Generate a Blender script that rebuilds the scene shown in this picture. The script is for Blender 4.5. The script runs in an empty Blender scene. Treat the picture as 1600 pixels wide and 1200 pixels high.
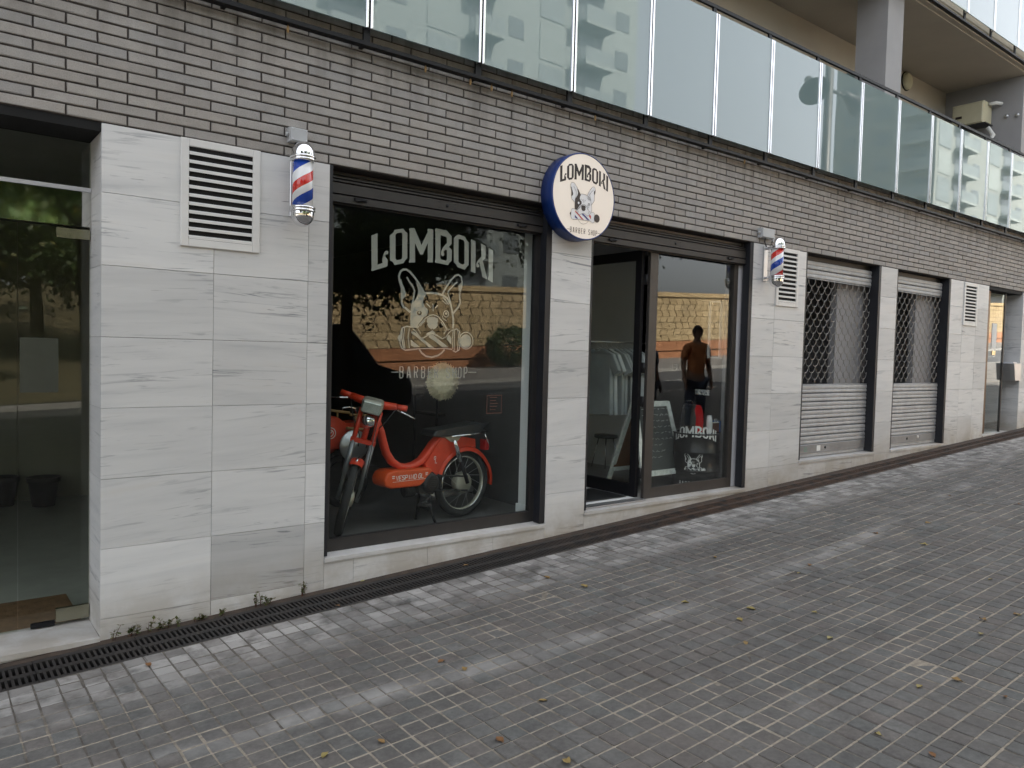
import bpy, bmesh, math, random
from mathutils import Vector, Matrix
from mathutils.geometry import tessellate_polygon
random.seed(7)
R = math.radians
scene = bpy.context.scene
COL = scene.collection

# ------------------------------------------------------------------ camera
CAM = Vector((0.0, -4.77, 1.731))
CX = Vector((0.7864153, -0.6171700, 0.0255385))      # camera right
CD = Vector((-0.0051602, -0.0479072, -0.9988385))    # camera down
CF = Vector((0.6176766, 0.7853701, -0.0408597))      # camera forward
cd = bpy.data.cameras.new("camera")
cd.sensor_fit = 'HORIZONTAL'; cd.sensor_width = 36.0; cd.lens = 36.0 * 1197.0 / 1600.0
cd.clip_start = 0.05; cd.clip_end = 1500.0
cam = bpy.data.objects.new("camera", cd); COL.objects.link(cam)
m = Matrix((CX, -CD, -CF)).transposed().to_4x4(); m.translation = CAM
cam.matrix_world = m
scene.camera = cam

# ------------------------------------------------------------------ sky, sun, exposure
SUN = Vector((0.22, 0.64, 0.74)).normalized()        # towards the sun: behind the building
world = bpy.data.worlds.new("World"); scene.world = world; world.use_nodes = True
wn = world.node_tree; wn.nodes.clear()
sky = wn.nodes.new('ShaderNodeTexSky'); sky.sky_type = 'NISHITA'; sky.sun_disc = False
sky.sun_elevation = math.asin(SUN.z); sky.sun_rotation = math.atan2(SUN.x, SUN.y)
sky.air_density = 1.0; sky.dust_density = 5.0; sky.ozone_density = 0.6; sky.altitude = 50
bg = wn.nodes.new('ShaderNodeBackground'); bg.inputs[1].default_value = 0.15
wo = wn.nodes.new('ShaderNodeOutputWorld')
hs = wn.nodes.new('ShaderNodeHueSaturation'); hs.inputs['Saturation'].default_value = 0.25   # a thin veil of cloud
wn.links.new(sky.outputs[0], hs.inputs['Color']); wn.links.new(hs.outputs[0], bg.inputs[0]); wn.links.new(bg.outputs[0], wo.inputs[0])
sl = bpy.data.lights.new("sun", 'SUN'); sl.energy = 5.0; sl.angle = R(0.55); sl.color = (1.0, 0.93, 0.82)
so = bpy.data.objects.new("sun", sl); COL.objects.link(so)
so.rotation_euler = (-SUN).to_track_quat('-Z', 'Y').to_euler(); so.location = (0, 0, 40)
vs = scene.view_settings
vs.view_transform = 'Standard'; vs.look = 'None'; vs.gamma = 1.0; vs.use_curve_mapping = False
vs.exposure = 2.25
scene.render.engine = 'CYCLES'
cy = scene.cycles
cy.use_denoising = True; cy.max_bounces = 10; cy.diffuse_bounces = 5; cy.glossy_bounces = 5
cy.transparent_max_bounces = 16; cy.transmission_bounces = 6; cy.sample_clamp_indirect = 6.0
cy.use_adaptive_sampling = True; cy.adaptive_threshold = 0.02

SLOPE = 0.047
def gz(x): return SLOPE * x                           # the pavement climbs to the right
def at(px, py, Y):
    """point on the plane y = Y seen at photo pixel px, py"""
    d = CX * (px - 800) + CD * (py - 600) + CF * 1197.0
    return CAM + d * ((Y - CAM.y) / d.y)
def on_floor(px, py, z):
    d = CX * (px - 800) + CD * (py - 600) + CF * 1197.0
    return CAM + d * ((z - CAM.z) / d.z)
def to_px(p):
    v = Vector(p) - CAM; w = v.dot(CF)
    if w <= 0.1: return None
    return (800 + 1197 * v.dot(CX) / w, 600 + 1197 * v.dot(CD) / w, w)

# ------------------------------------------------------------------ mesh helpers
class MB:
    def __init__(s): s.v = []; s.f = []; s.mi = []; s.sm = []
    def add(s, vs, fs, mi=0, sm=False):
        b = len(s.v); s.v += [tuple(p) for p in vs]
        for f in fs: s.f.append(tuple(b + i for i in f)); s.mi.append(mi); s.sm.append(sm)
        return s
    def box(s, x0, x1, y0, y1, z0, z1, mi=0):
        vs = [(x0,y0,z0),(x1,y0,z0),(x1,y1,z0),(x0,y1,z0),(x0,y0,z1),(x1,y0,z1),(x1,y1,z1),(x0,y1,z1)]
        return s.add(vs, [(3,2,1,0),(4,5,6,7),(0,1,5,4),(1,2,6,5),(2,3,7,6),(3,0,4,7)], mi)
    def hexa(s, vs, mi=0):
        return s.add(vs, [(3,2,1,0),(4,5,6,7),(0,1,5,4),(1,2,6,5),(2,3,7,6),(3,0,4,7)], mi)
    def cbox(s, x0, x1, y0, y1, z0, z1, c=0.004, mi=0):
        """box whose front (-y) face has chamfered edges"""
        vs = [(x0,y1,z0),(x1,y1,z0),(x1,y1,z1),(x0,y1,z1),
              (x0,y0+c,z0),(x1,y0+c,z0),(x1,y0+c,z1),(x0,y0+c,z1),
              (x0+c,y0,z0+c),(x1-c,y0,z0+c),(x1-c,y0,z1-c),(x0+c,y0,z1-c)]
        fs = [(0,3,2,1),(8,9,10,11)]
        for i in range(4):
            j = (i+1) % 4
            fs += [(i, j, 4+j, 4+i), (4+i, 4+j, 8+j, 8+i)]
        return s.add(vs, fs, mi)
    def obox(s, c, ax, ay, az, mi=0):
        """oriented box: centre and three half-extent vectors"""
        c, ax, ay, az = Vector(c), Vector(ax), Vector(ay), Vector(az)
        vs = [c-ax-ay-az, c+ax-ay-az, c+ax+ay-az, c-ax+ay-az, c-ax-ay+az, c+ax-ay+az, c+ax+ay+az, c-ax+ay+az]
        return s.hexa(vs, mi)
    def tube(s, pts, r, n=10, mi=0, cap=True, sm=True, flat=1.0, up=None):
        pts = [Vector(p) for p in pts]; k = len(pts)
        rs = r if isinstance(r, (list, tuple)) else [r] * k
        vs = []; prev = None
        for i, p in enumerate(pts):
            t = (pts[min(i+1, k-1)] - pts[max(i-1, 0)]).normalized()
            if up is not None: a = Vector(up) - t * t.dot(Vector(up))
            elif prev is None:
                a = t.cross(Vector((0, 0, 1)) if abs(t.z) < 0.9 else Vector((1, 0, 0)))
            else: a = prev - t * t.dot(prev)
            a.normalize(); prev = a; b = t.cross(a)
            for j in range(n):
                th = 2 * math.pi * j / n
                vs.append(p + a * (math.cos(th) * rs[i]) + b * (math.sin(th) * rs[i] * flat))
        fs = []
        for i in range(k-1):
            for j in range(n):
                q = (j+1) % n
                fs.append((i*n+j, i*n+q, (i+1)*n+q, (i+1)*n+j))
        s.add(vs, fs, mi, sm)
        if cap:
            b0 = len(s.v) - len(vs)
            s.f.append(tuple(b0 + j for j in reversed(range(n)))); s.mi.append(mi); s.sm.append(False)
            s.f.append(tuple(b0 + (k-1)*n + j for j in range(n))); s.mi.append(mi); s.sm.append(False)
        return s
    def lathe(s, prof, c=(0,0,0), axis='z', n=24, mi=0, sm=True):
        """prof: (radius, height) pairs"""
        vs = []; c = Vector(c)
        for r, h in prof:
            for j in range(n):
                th = 2*math.pi*j/n; u, w = r*math.cos(th), r*math.sin(th)
                p = {'z': (u, w, h), 'y': (u, h, w), 'x': (h, u, w)}[axis] if isinstance(axis, str) else tuple(axis[0]*u + axis[1]*w + axis[2]*h)
                vs.append(c + Vector(p))
        fs = []
        for i in range(len(prof)-1):
            for j in range(n):
                q = (j+1) % n; fs.append((i*n+j, i*n+q, (i+1)*n+q, (i+1)*n+j))
        return s.add(vs, fs, mi, sm)
    def torus(s, c, R_, r, a, b, n=36, m_=10, mi=0, ry=None):
        """ring in the plane of unit vectors a, b"""
        c, a, b = Vector(c), Vector(a), Vector(b); w = a.cross(b); ry = ry or r
        vs = []
        for i in range(n):
            th = 2*math.pi*i/n; e = a*math.cos(th) + b*math.sin(th)
            for j in range(m_):
                ph = 2*math.pi*j/m_
                vs.append(c + e*(R_ + r*math.cos(ph)) + w*(ry*math.sin(ph)))
        fs = [(i*m_+j, ((i+1)%n)*m_+j, ((i+1)%n)*m_+(j+1)%m_, i*m_+(j+1)%m_) for i in range(n) for j in range(m_)]
        return s.add(vs, fs, mi, True)
    def prism(s, poly, o, u, v, w, t, mi=0):
        """2-D polygon in the frame o,u,v swept t along w"""
        o, u, v, w = Vector(o), Vector(u), Vector(v), Vector(w)
        a = [o + u*p[0] + v*p[1] for p in poly]; n = len(a)
        b = [p + w*t for p in a]
        tris = tessellate_polygon([[Vector((p[0], p[1], 0)) for p in poly]])
        fs = [tuple(x) for x in tris] + [tuple(n + i for i in reversed(x)) for x in tris]
        fs += [(i, (i+1) % n, n+(i+1) % n, n+i) for i in range(n)]
        return s.add(a + b, fs, mi)
    def flat(s, loops, o, u, v, mi=0):
        """flat filled shape with holes"""
        o, u, v = Vector(o), Vector(u), Vector(v)
        pts = [p for l in loops for p in l]
        tris = tessellate_polygon([[Vector((p[0], p[1], 0)) for p in l] for l in loops])
        return s.add([o + u*p[0] + v*p[1] for p in pts], [tuple(t) for t in tris], mi)
    def stroke(s, path, w, o, u, v, mi=0):
        o, u, v = Vector(o), Vector(u), Vector(v)
        n = len(path); L = []; Rr = []
        ws = w if isinstance(w, (list, tuple)) else [w]*n
        for i, p in enumerate(path):
            a = path[max(i-1,0)]; b = path[min(i+1,n-1)]
            dx, dy = b[0]-a[0], b[1]-a[1]; l = math.hypot(dx, dy) or 1
            nx, ny = -dy/l*ws[i]/2, dx/l*ws[i]/2
            L.append((p[0]+nx, p[1]+ny)); Rr.append((p[0]-nx, p[1]-ny))
        vs = [o + u*p[0] + v*p[1] for p in L + Rr]
        return s.add(vs, [(i, i+1, n+i+1, n+i) for i in range(n-1)], mi)
    def disc(s, c, r, o, u, v, n=20, mi=0, r2=0):
        o, u, v = Vector(o), Vector(u), Vector(v)
        ring = [(c[0]+r*math.cos(2*math.pi*i/n), c[1]+r*math.sin(2*math.pi*i/n)) for i in range(n)]
        if r2:
            ring2 = [(c[0]+r2*math.cos(2*math.pi*i/n), c[1]+r2*math.sin(2*math.pi*i/n)) for i in range(n)]
            return s.add([o+u*p[0]+v*p[1] for p in ring+ring2], [(i,(i+1)%n,n+(i+1)%n,n+i) for i in range(n)], mi)
        return s.add([o+u*p[0]+v*p[1] for p in ring], [tuple(range(n))], mi)
    def xform(s, M):
        s.v = [tuple(M @ Vector(p)) for p in s.v]; return s
    def merge(s, o):
        b = len(s.v); s.v += o.v; s.f += [tuple(b+i for i in f) for f in o.f]; s.mi += o.mi; s.sm += o.sm; return s
    def mesh(s, name, mats):
        me = bpy.data.meshes.new(name); me.from_pydata(s.v, [], s.f)
        for mm in (mats if isinstance(mats, (list, tuple)) else [mats]): me.materials.append(mm)
        me.polygons.foreach_set('material_index', s.mi); me.polygons.foreach_set('use_smooth', s.sm)
        bm = bmesh.new(); bm.from_mesh(me); bmesh.ops.recalc_face_normals(bm, faces=bm.faces); bm.to_mesh(me); bm.free()
        me.update(); return me
    def build(s, name, mats, parent=None, **kw):
        return link(name, s.mesh(name, mats), parent, **kw)

def link(name, data, parent=None, label=None, cat=None, group=None, kind=None, loc=None):
    o = bpy.data.objects.new(name, data); COL.objects.link(o)
    if loc is not None: o.location = loc
    if parent is not None:
        o.parent = parent
        if loc is None: o.matrix_parent_inverse = Matrix.Translation(-parent_origin(parent))
    if label: o['label'] = label
    if cat: o['category'] = cat
    if group: o['group'] = group
    if kind: o['kind'] = kind
    return o
def parent_origin(p):
    t = Vector((0, 0, 0))
    while p is not None:
        t = t + p.location + p.matrix_parent_inverse.translation if p.parent else t + p.location
        p = p.parent
    return t
def thing(name, label, cat, loc=(0,0,0), group=None):
    o = bpy.data.objects.new(name, None); COL.objects.link(o); o.location = loc; o.empty_display_size = 0.1
    o['label'] = label; o['category'] = cat
    if group: o['group'] = group
    return o
def copy_tree(o, parent=None):
    c = o.copy(); COL.objects.link(c); c.parent = parent
    for ch in list(o.children): copy_tree(ch, c)
    return c
UX, UY, UZ = Vector((1,0,0)), Vector((0,1,0)), Vector((0,0,1))
# ------------------------------------------------------------------ materials
class NT:
    def __init__(s, name):
        s.m = bpy.data.materials.new(name); s.m.use_nodes = True; s.t = s.m.node_tree; s.t.nodes.clear()
        s.out = s.t.nodes.new('ShaderNodeOutputMaterial')
    def n(s, typ, ins=None, **props):
        nd = s.t.nodes.new('ShaderNode' + typ)
        for k, v in props.items(): setattr(nd, k, v)
        for k, v in (ins or {}).items(): s.put(nd, k, v)
        return nd
    def put(s, nd, k, v):
        if isinstance(v, bpy.types.NodeSocket): s.t.links.new(v, nd.inputs[k])
        elif hasattr(v, 'outputs'): s.t.links.new(v.outputs[0], nd.inputs[k])
        else:
            if isinstance(v, tuple) and len(v) == 3 and nd.inputs[k].type == 'RGBA': v = v + (1,)
            nd.inputs[k].default_value = v
    def pos(s, scale=(1,1,1), obj=False):
        if obj: c = s.n('TexCoord').outputs['Object']
        else: c = s.n('NewGeometry').outputs['Position']
        return s.n('Mapping', {'Vector': c, 'Scale': scale})
    def noise(s, vec, scale=5, detail=4, rough=0.55, dist=0.0):
        return s.n('TexNoise', {'Vector': vec, 'Scale': scale, 'Detail': detail, 'Roughness': rough, 'Distortion': dist}).outputs['Fac']
    def ramp(s, fac, stops):
        r = s.n('ValToRGB', {'Fac': fac}); e = r.color_ramp.elements
        while len(e) < len(stops): e.new(0.5)
        for el, (p, c) in zip(e, stops):
            el.position = p; el.color = (c if isinstance(c, tuple) else (c, c, c)) + (1,)
        return r.outputs['Color']
    def mix(s, fac, a, b, mode='MIX'):
        nd = s.n('Mix', data_type='RGBA', blend_type=mode)
        s.put(nd, 0, fac); s.put(nd, 6, a); s.put(nd, 7, b); return nd.outputs[2]
    def math(s, op, a, b=0.0, c=None):
        nd = s.n('Math', operation=op); s.put(nd, 0, a); s.put(nd, 1, b)
        if c is not None: s.put(nd, 2, c)
        return nd.outputs[0]
    def rnd(s):
        """a random number for each object and for each piece of a joined mesh"""
        return s.math('FRACT', s.math('ADD', s.n('ObjectInfo').outputs['Random'], s.n('NewGeometry').outputs['Random Per Island']))
    def bump(s, h, strength=0.3, dist=0.01):
        return s.n('Bump', {'Height': h, 'Strength': strength, 'Distance': dist}).outputs['Normal']
    def bsdf(s, **ins):
        p = s.n('BsdfPrincipled')
        for k, v in ins.items():
            key = {'col': 'Base Color', 'rough': 'Roughness', 'metal': 'Metallic', 'nor': 'Normal', 'spec': 'Specular IOR Level',
                   'coat': 'Coat Weight', 'coatr': 'Coat Roughness', 'emit': 'Emission Color', 'emits': 'Emission Strength',
                   'ior': 'IOR', 'trans': 'Transmission Weight', 'alpha': 'Alpha', 'sheen': 'Sheen Weight'}[k]
            s.put(p, key, v)
        s.t.links.new(p.outputs[0], s.out.inputs[0]); return s.m

def simple(name, col, rough=0.5, metal=0.0, var=0.12, scale=6.0, bump=0.0, coat=0.0, spec=0.5, grime=0.0):
    t = NT(name); p = t.pos()
    f = t.noise(p, scale, 5, 0.6)
    c = t.mix(1.0, col, t.ramp(f, [(0.25, 1-var), (0.75, 1+var)]), 'MULTIPLY')
    if grime:
        g = t.noise(p, 1.7, 6, 0.65)
        c = t.mix(t.math('MULTIPLY', t.ramp(g, [(0.45, 0.0), (0.75, 1.0)]), grime), c, (0.05, 0.045, 0.04))
    kw = dict(col=c, rough=t.math('MULTIPLY_ADD', f, 0.25*rough, rough*0.87), metal=metal, coat=coat, spec=spec)
    if bump: kw['nor'] = t.bump(t.noise(p, scale*9, 4), bump, 0.004)
    return t.bsdf(**kw)

M = {}
# bricks
t = NT('brick'); r = t.rnd(); p = t.pos()
base = t.ramp(r, [(0.0, (0.280,0.259,0.239)), (0.25, (0.318,0.298,0.276)), (0.5, (0.342,0.318,0.294)), (0.7, (0.324,0.308,0.293)), (0.9, (0.296,0.285,0.274)), (1.0, (0.362,0.338,0.312))])
off = t.n('VectorMath', {0: p, 1: t.n('CombineXYZ', {'X': t.math('MULTIPLY', r, 37.0), 'Z': t.math('MULTIPLY', r, 11.0)})}, operation='ADD').outputs[0]
f = t.noise(off, 9, 6, 0.62); sp = t.noise(p, 160, 3, 0.6)
c = t.mix(1.0, base, t.ramp(f, [(0.25, 0.86), (0.75, 1.13)]), 'MULTIPLY')
c = t.mix(1.0, c, t.ramp(sp, [(0.3, 0.82), (0.52, 1.0), (0.75, 1.08)]), 'MULTIPLY')
big = t.noise(p, 0.9, 4); c = t.mix(t.ramp(big, [(0.5, 0.0), (0.8, 0.35)]), c, (0.345, 0.300, 0.25))
sz = t.n('SeparateXYZ', {0: p}).outputs['Z']; stk = t.noise(t.pos((7.0, 7.0, 0.5)), 1.0, 4, 0.6)
c = t.mix(t.math('MULTIPLY', t.ramp(t.math('SUBTRACT', sz, 3.0), [(0.25, 0.0), (0.72, 0.6)]), t.ramp(stk, [(0.46, 0.0), (0.66, 1.0)])), c, (0.115, 0.105, 0.095))
M['brick'] = t.bsdf(col=c, rough=0.82, spec=0.3, nor=t.bump(t.math('ADD', t.math('MULTIPLY', sp, 0.5), f), 0.5, 0.003))
M['mortar'] = simple('mortar', (0.050, 0.042, 0.038), 0.95, var=0.4, scale=30, bump=0.6)
# marble
def marble(name, lo=0.0, dark=1.0):
    t = NT(name); r = t.rnd(); p = t.n('NewGeometry').outputs['Position']
    sx = t.n('SeparateXYZ', {0: p})
    zz = t.math('MULTIPLY_ADD', t.math('ADD', sx.outputs['X'], sx.outputs['Y']), t.math('MULTIPLY_ADD', r, 0.16, -0.10), sx.outputs['Z'])
    v = t.n('CombineXYZ', {'X': t.math('MULTIPLY_ADD', r, 41.0, sx.outputs['X']), 'Y': sx.outputs['Y'], 'Z': zz})
    a = t.n('Mapping', {'Vector': v, 'Scale': (1.1, 1.1, 11.0)}); b = t.n('Mapping', {'Vector': v, 'Scale': (2.6, 2.6, 42.0)})
    n1 = t.noise(a, 1.0, 5, 0.55, 0.5); n2 = t.noise(b, 1.0, 5, 0.6, 0.8); n3 = t.noise(t.n('Mapping', {'Vector': v, 'Scale': (1.3, 1.3, 4.5)}), 1.0, 3, 0.5)
    body = t.ramp(n1, [(0.20, (0.43,0.435,0.445)), (0.36, (0.57,0.568,0.562)), (0.60, (0.63,0.625,0.614)), (0.82, (0.60,0.578,0.545))])
    strength = t.math('MULTIPLY', t.ramp(n3, [(0.46, 0.10), (0.60, 1.0)]), t.math('MULTIPLY_ADD', r, 0.6, 0.65))
    vein = t.math('MULTIPLY', t.ramp(n2, [(0.34, 0.9), (0.45, 0.0)]), strength)
    c = t.mix(vein, body, (0.25, 0.26, 0.275))
    dash = t.noise(t.n('Mapping', {'Vector': v, 'Scale': (7.0, 7.0, 120.0)}), 1.0, 3, 0.5)
    c = t.mix(t.math('MULTIPLY', t.ramp(dash, [(0.26, 1.0), (0.325, 0.0)]), strength), c, (0.11, 0.11, 0.115))
    tone = t.ramp(t.math('FRACT', t.math('MULTIPLY', r, 7.3)), [(0.0, 0.84*dark), (0.5, 0.98*dark), (1.0, 1.07*dark)])
    c = t.mix(1.0, c, tone, 'MULTIPLY')
    fine = t.noise(p, 60, 3)
    dirt = t.noise(p, 3.0, 6, 0.65)
    low = t.math('SUBTRACT', sx.outputs['Z'], t.math('MULTIPLY', sx.outputs['X'], SLOPE))
    stain = t.math('MULTIPLY', t.ramp(low, [(0.02, 1.0), (0.36, 0.0)]), t.ramp(dirt, [(0.30, 0.05), (0.58, 0.65)]))
    c = t.mix(stain, c, (0.30, 0.25, 0.185))
    return t.bsdf(col=c, rough=t.math('MULTIPLY_ADD', fine, 0.25, 0.40), spec=0.4, nor=t.bump(fine, 0.08, 0.002))
M['marble'] = marble('marble'); M['marble_dark'] = marble('marble_dark', dark=0.72)
M['marble_joint'] = simple('marble_joint', (0.11, 0.10, 0.095), 0.9, var=0.3, scale=20)
# paving
t = NT('paving_tile'); r = t.rnd(); p = t.pos(); sx = t.n('SeparateXYZ', {0: p}); ny = t.math('MULTIPLY', sx.outputs['Y'], -1.0)
base = t.ramp(r, [(0.0, (0.104,0.099,0.093)), (0.3, (0.122,0.117,0.110)), (0.55, (0.122,0.110,0.101)), (0.75, (0.116,0.111,0.105)), (0.9, (0.112,0.113,0.108)), (1.0, (0.142,0.137,0.129))])
a = t.noise(p, 2.3, 6, 0.62); b = t.noise(p, 45, 5, 0.65); d = t.noise(t.pos((0.5, 2.0, 1)), 1.1, 5, 0.6); pk = t.noise(p, 0.9, 4, 0.6)
c = t.mix(1.0, base, t.ramp(a, [(0.3, 0.80), (0.7, 1.2)]), 'MULTIPLY')
c = t.mix(1.0, c, t.ramp(b, [(0.3, 0.8), (0.7, 1.15)]), 'MULTIPLY')
wv = t.noise(p, 13, 5, 0.6); c = t.mix(1.0, c, t.ramp(wv, [(0.3, 0.84), (0.7, 1.18)]), 'MULTIPLY')
c = t.mix(t.ramp(pk, [(0.50, 0.0), (0.72, 0.40)]), c, (0.150, 0.126, 0.112))
# a patchy pale scuff runs along the pavement one tile wide, and dry lime lies near the drain
bow = t.math('MULTIPLY', t.math('POWER', t.math('MAXIMUM', t.math('SUBTRACT', sx.outputs['X'], 4.5), 0.0), 1.5), 0.045)
line = t.math('ABSOLUTE', t.math('SUBTRACT', t.math('SUBTRACT', ny, t.math('MINIMUM', t.math('MULTIPLY_ADD', sx.outputs['X'], 0.11, 1.42), 1.77)), t.math('MULTIPLY', bow, -1.0)))
wl = t.math('MULTIPLY', t.ramp(t.math('MULTIPLY_ADD', t.math('SUBTRACT', d, 0.5), 0.18, line), [(0.0, 0.60), (0.05, 0.36), (0.11, 0.0)]), t.math('MULTIPLY', t.ramp(a, [(0.36, 0.1), (0.56, 1.0)]), t.ramp(t.noise(p, 0.8, 3), [(0.40, 0.25), (0.60, 1.0)])))
wl = t.math('MULTIPLY', wl, t.ramp(t.math('FRACT', t.math('MULTIPLY', r, 5.7)), [(0.15, 0.6), (0.7, 1.15)]))
c = t.mix(wl, c, (0.36, 0.348, 0.33))
near = t.math('MULTIPLY', t.ramp(ny, [(0.45, 0.85), (0.85, 0.55), (1.15, 0.0)]), t.ramp(t.noise(p, 5.5, 5, 0.6), [(0.34, 0.0), (0.56, 1.0)]))
near = t.math('MULTIPLY', near, t.ramp(t.math('FRACT', t.math('MULTIPLY', r, 3.3)), [(0.1, 0.45), (0.8, 1.2)]))
c = t.mix(near, c, (0.36, 0.345, 0.325))
spl = t.noise(p, 1.6, 5, 0.7, 0.6)
c = t.mix(t.ramp(spl, [(0.66, 0.0), (0.70, 0.55)]), c, (0.055, 0.052, 0.05))
M['paving'] = t.bsdf(col=c, rough=0.8, spec=0.35, nor=t.bump(t.math('ADD', t.math('MULTIPLY', b, 0.6), a), 0.45, 0.004))
t = NT('paving_joint'); p = t.pos(); sx = t.n('SeparateXYZ', {0: p}); ny = t.math('MULTIPLY', sx.outputs['Y'], -1.0)
a = t.noise(t.pos((0.6, 3.0, 1)), 2.5, 5, 0.6); b = t.noise(p, 40, 4)
k1 = t.math('FRACT', t.math('DIVIDE', t.math('SUBTRACT', ny, 0.405), 0.10065))           # courses that run along the wall are filled with sand
course = t.ramp(t.math('ABSOLUTE', t.math('SUBTRACT', k1, 0.5)), [(0.44, 0.0), (0.45, 1.0)])
sand = t.math('MULTIPLY', t.math('MULTIPLY', t.ramp(a, [(0.30, 0.25), (0.48, 1.0)]), t.ramp(ny, [(0.70, 0.12), (1.05, 1.0)])), t.math('MAXIMUM', course, t.ramp(t.noise(p, 1.3, 4), [(0.42, 0.0), (0.58, 0.85)])))
c = t.mix(sand, (0.105, 0.094, 0.082), (0.33, 0.288, 0.23))
c = t.mix(1.0, c, t.ramp(b, [(0.3, 0.7), (0.7, 1.2)]), 'MULTIPLY')
M['paving_joint'] = t.bsdf(col=c, rough=0.95, spec=0.2, nor=t.bump(b, 0.6, 0.006))
# the far pavement, beyond where tiles can be told apart
t = NT('paving_far'); p = t.pos()
br = t.n('TexBrick', {'Vector': t.n('Mapping', {'Vector': p, 'Scale': (1,1,0)}), 'Scale': 1.0, 'Color1': (0.14,0.135,0.13,1), 'Color2': (0.16,0.15,0.145,1), 'Mortar': (0.22,0.2,0.17,1), 'Mortar Size': 0.006, 'Brick Width': 0.1, 'Row Height': 0.1}, offset=0.0)
c = t.mix(1.0, br.outputs[0], t.ramp(t.noise(p, 1.3, 6), [(0.3, 0.8), (0.7, 1.15)]), 'MULTIPLY')
M['paving_far'] = t.bsdf(col=c, rough=0.85, spec=0.3)
M['asphalt'] = simple('asphalt', (0.055, 0.055, 0.057), 0.9, var=0.3, scale=3, bump=0.5)
M['kerb'] = simple('kerb', (0.28, 0.27, 0.25), 0.85, var=0.2, bump=0.3)
M['white_line'] = simple('white_line', (0.62, 0.62, 0.6), 0.7, var=0.15)
M['dry_grass'] = simple('dry_grass', (0.085, 0.068, 0.03), 0.95, var=0.5, scale=2.0, bump=0.8)
M['ground'] = simple('ground', (0.16, 0.14, 0.10), 0.95, var=0.3, scale=0.4)
# metals, paints
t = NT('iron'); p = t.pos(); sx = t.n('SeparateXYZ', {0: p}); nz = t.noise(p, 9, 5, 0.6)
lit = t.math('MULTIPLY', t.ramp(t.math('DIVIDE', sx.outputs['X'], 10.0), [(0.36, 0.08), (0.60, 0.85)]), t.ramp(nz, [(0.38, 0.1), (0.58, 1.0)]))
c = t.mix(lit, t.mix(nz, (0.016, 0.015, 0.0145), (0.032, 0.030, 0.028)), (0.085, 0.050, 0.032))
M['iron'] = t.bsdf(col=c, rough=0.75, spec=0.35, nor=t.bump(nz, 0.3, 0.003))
M['rust_dirt'] = simple('rust_dirt', (0.050, 0.034, 0.024), 0.95, var=0.5, scale=14, bump=0.7)
M['black_metal'] = simple('black_metal', (0.008, 0.008, 0.010), 0.5, metal=0.0, var=0.3, spec=0.25)
M['guide'] = simple('guide', (0.009, 0.010, 0.014), 0.5, var=0.25)
M['frame'] = simple('frame', (0.030, 0.028, 0.027), 0.45, metal=0.15, var=0.15)
M['frame_brown'] = simple('frame_brown', (0.042, 0.037, 0.034), 0.45, metal=0.1, var=0.12)
M['housing'] = simple('housing', (0.032, 0.030, 0.029), 0.5, metal=0.3, var=0.2)
M['white_paint'] = simple('white_paint', (0.66, 0.65, 0.63), 0.45, var=0.06, grime=0.06)
M['alu'] = simple('alu', (0.55, 0.55, 0.56), 0.33, metal=0.85, var=0.1)
M['alu_white'] = simple('alu_white', (0.60, 0.60, 0.63), 0.42, metal=0.2, var=0.06)
M['bead'] = simple('bead', (0.78, 0.78, 0.80), 0.22, metal=1.0, var=0.08)
M['chrome'] = simple('chrome', (0.80, 0.80, 0.81), 0.06, metal=1.0, var=0.04)
M['steel'] = simple('steel', (0.62, 0.62, 0.60), 0.05, metal=1.0, var=0.06)
M['brass'] = simple('brass', (0.62, 0.55, 0.34), 0.22, metal=1.0, var=0.1)
M['galv'] = simple('galv', (0.37, 0.375, 0.38), 0.5, metal=0.3, var=0.18, scale=10, grime=0.18)
M['galv_rail'] = simple('galv_rail', (0.29, 0.30, 0.31), 0.45, metal=0.6, var=0.15, grime=0.2)
M['slat_line'] = simple('slat_line', (0.12, 0.115, 0.11), 0.6, var=0.2)
M['grey_plastic'] = simple('grey_plastic', (0.40, 0.41, 0.42), 0.5, var=0.06, grime=0.1)
M['dark'] = simple('dark', (0.006, 0.006, 0.006), 0.9, var=0.2)
M['plaster_grey'] = simple('plaster_grey', (0.30, 0.295, 0.30), 0.85, var=0.1, scale=2, bump=0.1)
M['plaster_warm'] = simple('plaster_warm', (0.40, 0.36, 0.30), 0.9, var=0.08, scale=1.5, bump=0.1)
M['plaster_white'] = simple('plaster_white', (0.62, 0.60, 0.57), 0.85, var=0.08, scale=1.5, bump=0.1)
M['inner_white'] = simple('inner_white', (0.74, 0.75, 0.74), 0.8, var=0.05, scale=2)
M['inner_dark'] = simple('inner_dark', (0.075, 0.075, 0.075), 0.8, var=0.2, scale=2)
M['floor_wood'] = simple('floor_wood', (0.14, 0.137, 0.132), 0.42, var=0.35, scale=3)
M['lobby_wall'] = simple('lobby_wall', (0.25, 0.25, 0.205), 0.6, var=0.15, scale=1.5)
M['lobby_floor'] = simple('lobby_floor', (0.40, 0.42, 0.40), 0.35, var=0.15)
M['lobby_mat'] = simple('lobby_mat', (0.20, 0.115, 0.062), 0.95, var=0.35, scale=20)
M['bronze'] = simple('bronze', (0.14, 0.085, 0.045), 0.4, metal=0.6, var=0.2)
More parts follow.
